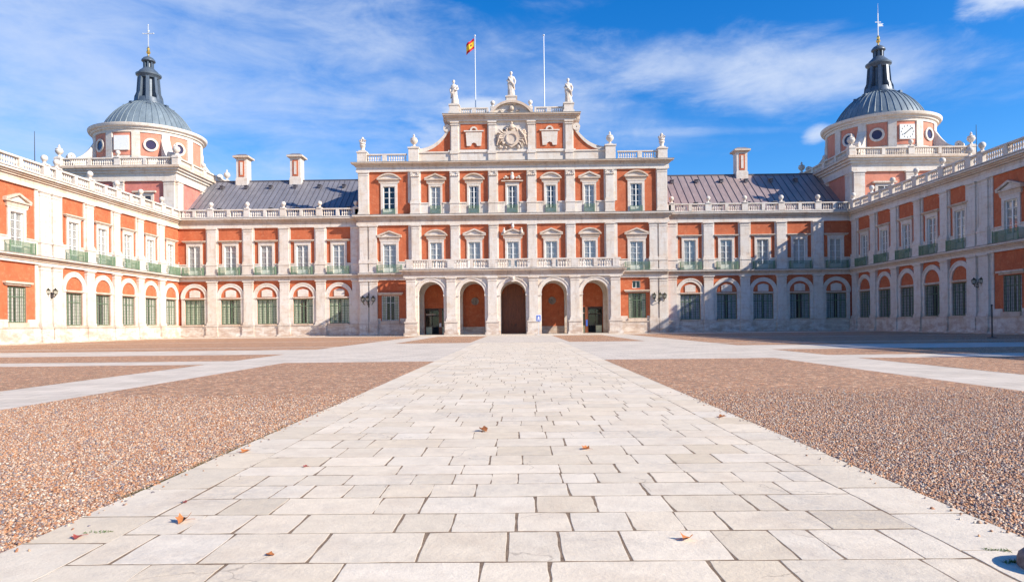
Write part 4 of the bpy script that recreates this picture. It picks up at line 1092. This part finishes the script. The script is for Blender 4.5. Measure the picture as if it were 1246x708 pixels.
sheet('gravel_bed', 'gravel', beds, 0.008)
# the joint bed under the path slabs
sheet('path_joints', 'joint', [(XL, XR, -3, 60.8)], 0.0312)

# path slabs, each cut stone separate in one paved surface
rows_y = [3.0, 3.55, 4.11, 4.7, 5.38, 5.92, 6.48, 7.0, 7.47, 7.95, 8.5, 9.13, 9.76, 10.35, 11.0]
known = {3:[-2.87,-2.25,-1.5,-0.74,-0.11,0.28,0.76,1.48,1.92,2.23,2.77],
 4:[-2.73,-2.3,-1.84,-1.01,-0.57,-0.04,0.4,0.9,1.3,1.65,2.45],
 5:[-2.67,-2.2,-1.3,-0.9,0.13,0.67,1.33,2.06,2.3],
 6:[-2.76,-2.41,-2.11,-1.71,-1.35,-0.89,-0.45,0.47,1.21,2.03,2.56],
 7:[-2.76,-2.34,-1.84,-1.14,-0.71,-0.31,-0.04,0.42,0.8,1.39,1.81,2.28,2.79]}
rr = random.Random(21)
while rows_y[-1] < 60.3: rows_y.append(rows_y[-1]+rr.choice([0.46,0.5,0.55,0.6,0.66]))
rows_y = [-2.0, -1.4, -0.8, -0.2, 0.35, 0.95, 1.45, 2.0, 2.5]+rows_y
SV = []; SF = []; SC = []
def slab(x0, x1, y0, y1):
    g_ = rr.uniform(0.004, 0.010); gy = rr.uniform(0.007, 0.011); j = lambda: rr.uniform(-0.009, 0.009)
    x0 += g_; x1 -= g_; y0 += gy; y1 -= gy
    q = [(x0+j(), y0+j()*0.7), (x1+j(), y0+j()*0.7), (x1+j(), y1+j()*0.7), (x0+j(), y1+j()*0.7)]
    zt = 0.033+rr.uniform(-0.0006, 0.001); tx = rr.uniform(-.0003, .0003); ty = rr.uniform(-.003, .003)
    # outline with worn, wavering edges
    pts = []
    for k in range(4):
        a, b2 = q[k], q[(k+1) % 4]; n = 4
        for i in range(n):
            t = i/n; w = 0 if i == 0 else rr.uniform(-0.0055, 0.0055)
            dx, dy = b2[0]-a[0], b2[1]-a[1]; L = sqrt(dx*dx+dy*dy)
            pts.append((a[0]+dx*t-dy/L*w, a[1]+dy*t+dx/L*w))
    cx = sum(p[0] for p in pts)/16; cy = sum(p[1] for p in pts)/16
    # clip corner points a bit (chipped)
    for k in (0, 4, 8, 12):
        c_ = rr.uniform(0.0, 0.013); L = math.hypot(pts[k][0]-cx, pts[k][1]-cy)
        pts[k] = (pts[k][0]+(cx-pts[k][0])*c_/L, pts[k][1]+(cy-pts[k][1])*c_/L)
    o = len(SV); n = 16
    ins = 0.003
    top = []
    for p in pts:
        dx, dy = cx-p[0], cy-p[1]; L = math.hypot(dx, dy)
        top.append((p[0]+dx/L*ins, p[1]+dy/L*ins, zt+tx+ty*0))
    SV.extend([(p[0], p[1], 0.012) for p in pts]); SV.extend([(p[0], p[1], zt-0.001) for p in pts]); SV.extend(top)
    for i in range(n):
        k = (i+1) % n
        SF.append((o+i, o+k, o+n+k, o+n+i)); SF.append((o+n+i, o+n+k, o+2*n+k, o+2*n+i))
    SF.append(tuple(o+2*n+i for i in range(n)))
    v_ = rr.gauss(0, 0.026)-(0.06 if rr.random() < 0.05 else 0); wv = rr.uniform(-0.006, 0.018)
    c = (0.745+v_+wv, 0.64+v_, 0.495+v_-wv)
    SC.extend([c]*(3*n))
for i in range(len(rows_y)-1):
    y0, y1 = rows_y[i], rows_y[i+1]; k = i-9
    if k in known: js = known[k]
    else:
        js = []; x = -3.15+rr.uniform(0.1, 0.9)
        while x < 2.85:
            js.append(x); x += rr.choice([0.42, 0.5, 0.62, 0.75, 0.85, 1.0])*rr.uniform(0.9, 1.1)
    xs = [-3.17]+[x for x in js if -2.95 < x < 2.9]+[3.1]
    for a, b2 in zip(xs[:-1], xs[1:]): slab(a, b2, y0, y1)
for a, b2 in ((XL-0.01, -3.17), (3.1, XR+0.01)):   # border course
    y = -2.0
    while y < 60.4:
        L = rr.uniform(0.62, 1.15); slab(a, b2, y, min(y+L, 60.7)); y += L
me = bpy.data.meshes.new('stone_path'); me.from_pydata(SV, [], SF); me.materials.append(M['slab'])
ca = me.color_attributes.new('Col', 'FLOAT_COLOR', 'POINT')
ca.data.foreach_set('color', np.array([(c[0], c[1], c[2], 1) for c in SC], dtype=np.float32).ravel())
me.update(); o = link('stone_path', me); o['kind'] = 'structure'

# kerb line along the walls
kb = MB().use('trim')
kb.box(X0-HW+0.45, X0-HW+1.9, 6, YF-0.6, 0, 0.1); kb.box(X0+HW-1.9, X0+HW-0.45, 6, YF-0.6, 0, 0.1)
kb.box(X0-HW+1.9, X0-17.3, YF-2.2, YF-0.4, 0, 0.1).box(X0+17.3, X0+HW-1.9, YF-2.2, YF-0.4, 0, 0.1)
struct('pavement', kb)

# modelled pebbles on the near beds
rng = np.random.default_rng(5)
def pebbles(xr, yr, dens, name):
    (xa, xb), (ya, yb) = xr, yr
    N = int((xb-xa)*(yb-ya)*dens)
    x = rng.uniform(xa, xb, N); y = rng.uniform(ya, yb, N)
    keep = np.abs(x) < 0.79*y+1.2
    keep &= rng.random(N) < np.clip(1.0-(y-9)/8, 0.0, 1.0)
    x, y = x[keep], y[keep]; N = len(x); NS = 170
    e = xb if xb < 0 else xa; sg = 1 if xb < 0 else -1
    x = np.concatenate([x, e+sg*(0.03+rng.exponential(0.07, NS))]); y = np.concatenate([y, 4+12*rng.random(NS)**1.3]); N += NS
    a6 = np.arange(6)*pi/3
    ring0 = np.stack([np.cos(a6), np.sin(a6), np.zeros(6)], 1)
    ring1 = np.stack([0.72*np.cos(a6+.26), 0.72*np.sin(a6+.26), np.full(6, 0.72)], 1)
    base = np.concatenate([ring0, ring1, [[0, 0, 1.0]]])
    nv = 13
    faces = []
    for i in range(6):
        k = (i+1) % 6; faces += [(i, k, 6+k), (i, 6+k, 6+i), (6+i, 6+k, 12)]
    faces = np.array(faces)
    s = rng.uniform(0.008, 0.0165, N)*rng.choice([1, 1, 1, 1.4], N); asp = rng.uniform(0.55, 0.95, N); hz = s*rng.uniform(0.55, 1.0, N)
    th = rng.uniform(0, 2*pi, N)
    V = np.repeat(base[None], N, 0)*(1+rng.normal(0, 0.10, (N, nv, 1)))
    vx = V[:, :, 0]*s[:, None]; vy = V[:, :, 1]*(s*asp)[:, None]; vz = V[:, :, 2]*hz[:, None]
    c, s_ = np.cos(th)[:, None], np.sin(th)[:, None]
    tl = rng.normal(0, 0.22, (N, 2))
    vz = vz+vx*tl[:, :1]+vy*tl[:, 1:]
    X = vx*c-vy*s_+x[:, None]; Y = vx*s_+vy*c+y[:, None]; Z = vz+0.004+(rng.uniform(0, 0.007, N)+np.where(np.arange(N) >= N-NS, 0.028, 0.0))[:, None]
    co = np.stack([X, Y, Z], 2).reshape(-1, 3)
    F = (faces[None]+(np.arange(N)*nv)[:, None, None]).reshape(-1, 3)
    me = bpy.data.meshes.new(name); me.vertices.add(len(co)); me.vertices.foreach_set('co', co.astype(np.float32).ravel())
    me.loops.add(F.size); me.loops.foreach_set('vertex_index', F.astype(np.int32).ravel())
    me.polygons.add(len(F)); me.polygons.foreach_set('loop_start', (np.arange(len(F))*3).astype(np.int32))
    me.polygons.foreach_set('use_smooth', np.ones(len(F), dtype=bool))
    me.update(calc_edges=True)
    pal = np.array([p[1] for p in PEB]); pw = np.array([.17,.15,.17,.14,.14,.085,.085,.07])
    cc = pal[rng.choice(len(pal), N, p=pw/pw.sum())]*rng.uniform(0.8, 1.15, (N, 1))
    cc = np.repeat(np.concatenate([cc, np.ones((N, 1))], 1)[:, None], nv, 1)
    ca = me.color_attributes.new('Col', 'FLOAT_COLOR', 'POINT'); ca.data.foreach_set('color', cc.astype(np.float32).ravel())
    me.materials.append(M['pebble'])
    o = link(name, me); o['kind'] = 'stuff'; o['label'] = 'small rounded reddish and cream pebbles covering the near bed beside the path'; o['category'] = 'gravel'
    return o
pebbles((-10.7, -3.86), (3.9, 17), 2500, 'gravel')
pebbles((3.8, 11.4), (3.9, 17), 2500, 'gravel')

# ------------------------------------------------------------------ leaves and weeds
def leaf_mesh(seed, mk, size):
    r = random.Random(seed); pts = []
    for k in range(15):
        a = 2*pi*k/15; q = size*(0.95 if k % 3 == 0 else 0.74 if k % 3 == 1 else 0.62)*r.uniform(0.8, 1.15)
        if k == 11: q = size*1.1
        pts.append((q*cos(a), q*sin(a)))
    c1, c2 = r.uniform(0.5, 1.0), r.uniform(-.4, .4)
    zf = lambda x, y: 0.025+c1*abs(x)**1.4/size**0.4*0.9+c2*y*0.4
    mb = MB().use(mk); vs = [(0, 0, zf(0, 0))]
    for x, y in pts: vs.append((x*0.45, y*0.45, zf(x*0.45, y*0.45)))
    for x, y in pts: vs.append((x*0.9, y*0.9, zf(x, y)))
    zmin = min(v[2] for v in vs); vs = [(x, y, z-zmin+0.002) for x, y, z in vs]
    n = 15; fs = [(0, 1+i, 1+(i+1) % n) for i in range(n)]+[(1+i, 1+n+i, 1+n+(i+1) % n, 1+(i+1) % n) for i in range(n)]
    mb.add(vs, fs); st = vs[0]
    mb.tube([(st[0], st[1], st[2]), (size*0.6, size*0.55, 0.012), (size*0.95, size*0.8, 0.006)], 0.0018, 4)
    return mb
for k, (x, y, s, mk, lab) in enumerate((
    (-2.85, 5.72, 0.075, 'leaf', 'curled orange dry leaf on the left part of the stone path'),
    (-1.81, 4.87, 0.04, 'leaf', 'small brown curled leaf nearest the bottom edge, left of centre'),
    (1.24, 5.14, 0.07, 'leaf', 'crumpled orange dry leaf on the near slabs right of centre'),
    (-0.57, 10.45, 0.10, 'leaf', 'orange dry leaf in the middle of the path, farther off'),
    (0.85, 8.87, 0.07, 'leaf', 'pale orange leaf on the path right of centre, midway to the plaza'),
    (-3.48, 5.31, 0.06, 'leafred', 'dark red leaf in the joint at the left edge of the path'),
    (3.44, 11.7, 0.09, 'leaf', 'orange leaf at the right edge of the path beside the gravel'),
    (-3.6, 8.88, 0.09, 'leaf', 'flat orange leaf at the left edge of the path beside the gravel'),
    (-3.15, 6.35, 0.035, 'leafred', 'tiny reddish leaf on the border slabs at the left'),
    (-2.5, 7.9, 0.04, 'leafred', 'small reddish leaf lying on the path left of centre'))):
    thing('leaf', lab, 'leaf', (x, y, 0.036), k*1.3, 'fallen leaves', leaf_mesh(k+2, mk, s).mesh('leaf', True))
def tuft(seed, L, n, hh):
    r = random.Random(seed); mb = MB().use('grass')
    for k in range(n):
        x = r.uniform(-L, L); y = r.gauss(0, 0.012)+x*r.uniform(-.1, .25); a = r.uniform(0, 2*pi); h = r.uniform(0.4, 1)*hh; w = 0.004
        dx, dy = cos(a), sin(a)
        mb.add([(x-dy*w,y+dx*w,0),(x+dy*w,y-dx*w,0),(x+dx*h*.4+dy*w*.7,y+dy*h*.4-dx*w*.7,h*.7),(x+dx*h*.4-dy*w*.7,y+dy*h*.4+dx*w*.7,h*.7),(x+dx*h,y+dy*h,h*.9)], [(0,1,2,3),(3,2,4)])
    return mb
for k, (x, y, L, n, hh, rz, lab) in enumerate((
    (-3.40, 5.45, 0.10, 110, 0.028, 0.1, 'green weed tuft in the joint at the left edge of the path'),
    (3.36, 4.86, 0.08, 110, 0.03, -0.3, 'green weed tuft between the border slabs just above the bollard'),
    (3.28, 4.62, 0.05, 90, 0.035, 0.2, 'green weed tuft touching the left side of the bollard'),
    (3.36, 6.42, 0.10, 70, 0.016, 0.0, 'thin strip of grass in a slab joint near the right gravel bed'))):
    thing('weed_tuft', lab, 'weed', (x, y, 0.02), rz, 'weeds in the joints', tuft(k, L, n, hh).mesh('weed_tuft'))
# mossy grass seam where the left bed meets the path
gm = MB().use('moss'); r = random.Random(4)
for k in range(4200):
    y = 6.6+abs(r.gauss(0, 3.4)); x = XL-0.04+r.gauss(0, 0.03)*(1+0.8*sin(y*2.3)); a = r.uniform(0, 6.3); h = r.uniform(0.004, 0.014); w = 0.005
    gm.add([(x-w,y,0.012),(x+w,y,0.012),(x+h*cos(a),y+h*sin(a),0.012+h*1.3)], [(0,1,2)])
o = struct('grass_fringe', gm, recalc=False, kind='stuff'); o['label'] = 'thin fringe of grass along the left edge of the path'; o['category'] = 'grass'

# ------------------------------------------------------------------ sun, sky, clouds
sv = Vector((1.6, -0.72, 1.0)).normalized()      # towards the sun
sun = bpy.data.lights.new('sun', 'SUN'); sun.energy = 5.0; sun.angle = radians(0.55); sun.color = (1.0, 0.915, 0.79)
so = bpy.data.objects.new('sun', sun); COL.objects.link(so); so.rotation_euler = sv.to_track_quat('Z', 'Y').to_euler(); so.location = (60, -30, 80)
el = math.asin(sv.z); az = math.atan2(sv.x, sv.y)
W = bpy.data.worlds.new('World'); S.world = W; W.use_nodes = True; nt = W.node_tree
bg = nt.nodes['Background']; bg.inputs[1].default_value = 0.088
sky = nd(nt, 'ShaderNodeTexSky', sky_type='NISHITA'); sky.sun_disc = False; sky.sun_elevation = el; sky.sun_rotation = az
sky.air_density = 1.0; sky.dust_density = 0.3; sky.ozone_density = 2.5
hs = nd(nt, 'ShaderNodeHueSaturation'); hs.inputs['Saturation'].default_value = 1.45; hs.inputs['Value'].default_value = 1.0
nt.links.new(sky.outputs[0], hs.inputs['Color']); SKY = mixc(nt, 1.0, hs.outputs[0], (0.95, 1.16, 1.45), 'MULTIPLY')
tc = nd(nt, 'ShaderNodeTexCoord'); D = tc.outputs['Generated']
sp = nd(nt, 'ShaderNodeSeparateXYZ'); nt.links.new(D, sp.inputs[0])
azn = mth(nt, 'ARCTAN2', sp.outputs[0], sp.outputs[1])       # azimuth right of the palace axis
eln = mth(nt, 'ARCSINE', sp.outputs[2])
cv = nd(nt, 'ShaderNodeCombineXYZ'); nt.links.new(azn, cv.inputs[0]); nt.links.new(eln, cv.inputs[1])
def cn(scale, sx_, sy_, rot, det=8, rough=0.58, dist=0.6, seed=0):
    mp = nd(nt, 'ShaderNodeMapping'); mp.inputs['Scale'].default_value = (sx_, sy_, 1); mp.inputs['Rotation'].default_value = (0, 0, rot); mp.inputs['Location'].default_value = (seed, seed*0.7, 0)
    nt.links.new(cv.outputs[0], mp.inputs[0])
    n = nd(nt, 'ShaderNodeTexNoise'); n.inputs['Scale'].default_value = scale; n.inputs['Detail'].default_value = det; n.inputs['Roughness'].default_value = rough; n.inputs['Distortion'].default_value = dist
    nt.links.new(mp.outputs[0], n.inputs['Vector']); return n.outputs['Fac']
def blob(a, e, wa, we, rot=0.0):
    dx = mth(nt, 'SUBTRACT', azn, a); dy = mth(nt, 'SUBTRACT', eln, e)
    c_, s_ = cos(rot), sin(rot)
    u = mth(nt, 'DIVIDE', mth(nt, 'ADD', mth(nt, 'MULTIPLY', dx, c_), mth(nt, 'MULTIPLY', dy, s_)), wa)
    v2 = mth(nt, 'DIVIDE', mth(nt, 'SUBTRACT', mth(nt, 'MULTIPLY', dy, c_), mth(nt, 'MULTIPLY', dx, s_)), we)
    q = mth(nt, 'ADD', mth(nt, 'MULTIPLY', u, u), mth(nt, 'MULTIPLY', v2, v2))
    return mth(nt, 'POWER', 2.718, mth(nt, 'MULTIPLY', q, -1.0))
wisp = cn(3.2, 1.0, 3.2, -0.10, 9, 0.6, 0.5, 1.3)
fineN = cn(9.0, 1.0, 2.4, -0.05, 9, 0.62, 0.4, 4.1)
base = mth(nt, 'ADD', mth(nt, 'MULTIPLY', wisp, 0.58), mth(nt, 'MULTIPLY', fineN, 0.42))
def layer(mask, lo, hi, amt):
    q = mth(nt, 'ADD', base, mth(nt, 'MULTIPLY', mth(nt, 'SUBTRACT', mask, 1.0), 0.5))
    r_ = nd(nt, 'ShaderNodeMapRange', interpolation_type='SMOOTHSTEP'); r_.inputs['From Min'].default_value = lo; r_.inputs['From Max'].default_value = hi
    r_.inputs['To Max'].default_value = amt
    nt.links.new(q, r_.inputs['Value']); return r_.outputs[0]
L1 = layer(blob(-0.60, 0.30, 0.62, 0.36), 0.14, 0.70, 0.74)
L2 = layer(blob(-0.04, 0.33, 0.34, 0.11, -0.2), 0.15, 0.74, 0.62)
L3 = layer(blob(0.37, 0.325, 0.44, 0.06, -0.12), 0.19, 0.64, 0.86)
L4 = layer(blob(0.64, 0.372, 0.09, 0.045, 0.2), 0.20, 0.46, 0.95)
L5 = layer(blob(-0.057, 0.308, 0.075, 0.03, 0.0), 0.24, 0.46, 0.95)
L6 = layer(blob(-0.125, 0.268, 0.045, 0.04, 0.5), 0.30, 0.62, 0.6)
L7 = layer(blob(0.415, 0.246, 0.032, 0.02, 0.3), 0.34, 0.58, 0.8)
L8 = layer(blob(0.26, 0.262, 0.25, 0.012, -0.07), 0.34, 0.8, 0.35)
tot = L1
for q in (L2, L3, L4, L5, L6, L7, L8):
    a = mth(nt, 'SUBTRACT', 1.0, tot); c2 = mth(nt, 'SUBTRACT', 1.0, q); tot = mth(nt, 'SUBTRACT', 1.0, mth(nt, 'MULTIPLY', a, c2))
skyc = mixc(nt, tot, SKY, (5.2, 5.9, 7.2))
nt.links.new(skyc, bg.inputs[0])

# ------------------------------------------------------------------ camera
cam = bpy.data.cameras.new('camera'); co = bpy.data.objects.new('camera', cam); COL.objects.link(co); S.camera = co
cam.sensor_width = 36; cam.lens = 36*830/1246; cam.clip_end = 3000; cam.clip_start = 0.05
cam.shift_y = 40/1246
mw = Matrix.Rotation(0.0108, 4, 'Z') @ Matrix.Rotation(pi/2, 4, 'X') @ Matrix.Rotation(-0.011, 4, 'Z')
mw.translation = (0, 0, 1.67); co.matrix_world = mw

S.render.engine = 'CYCLES'
S.view_settings.view_transform = 'Standard'; S.view_settings.look = 'None'; S.view_settings.gamma = 1; S.view_settings.use_curve_mapping = False
S.view_settings.exposure = 0.66
S.cycles.max_bounces = 6; S.cycles.transparent_max_bounces = 8
S.render.resolution_x = 1024; S.render.resolution_y = 581
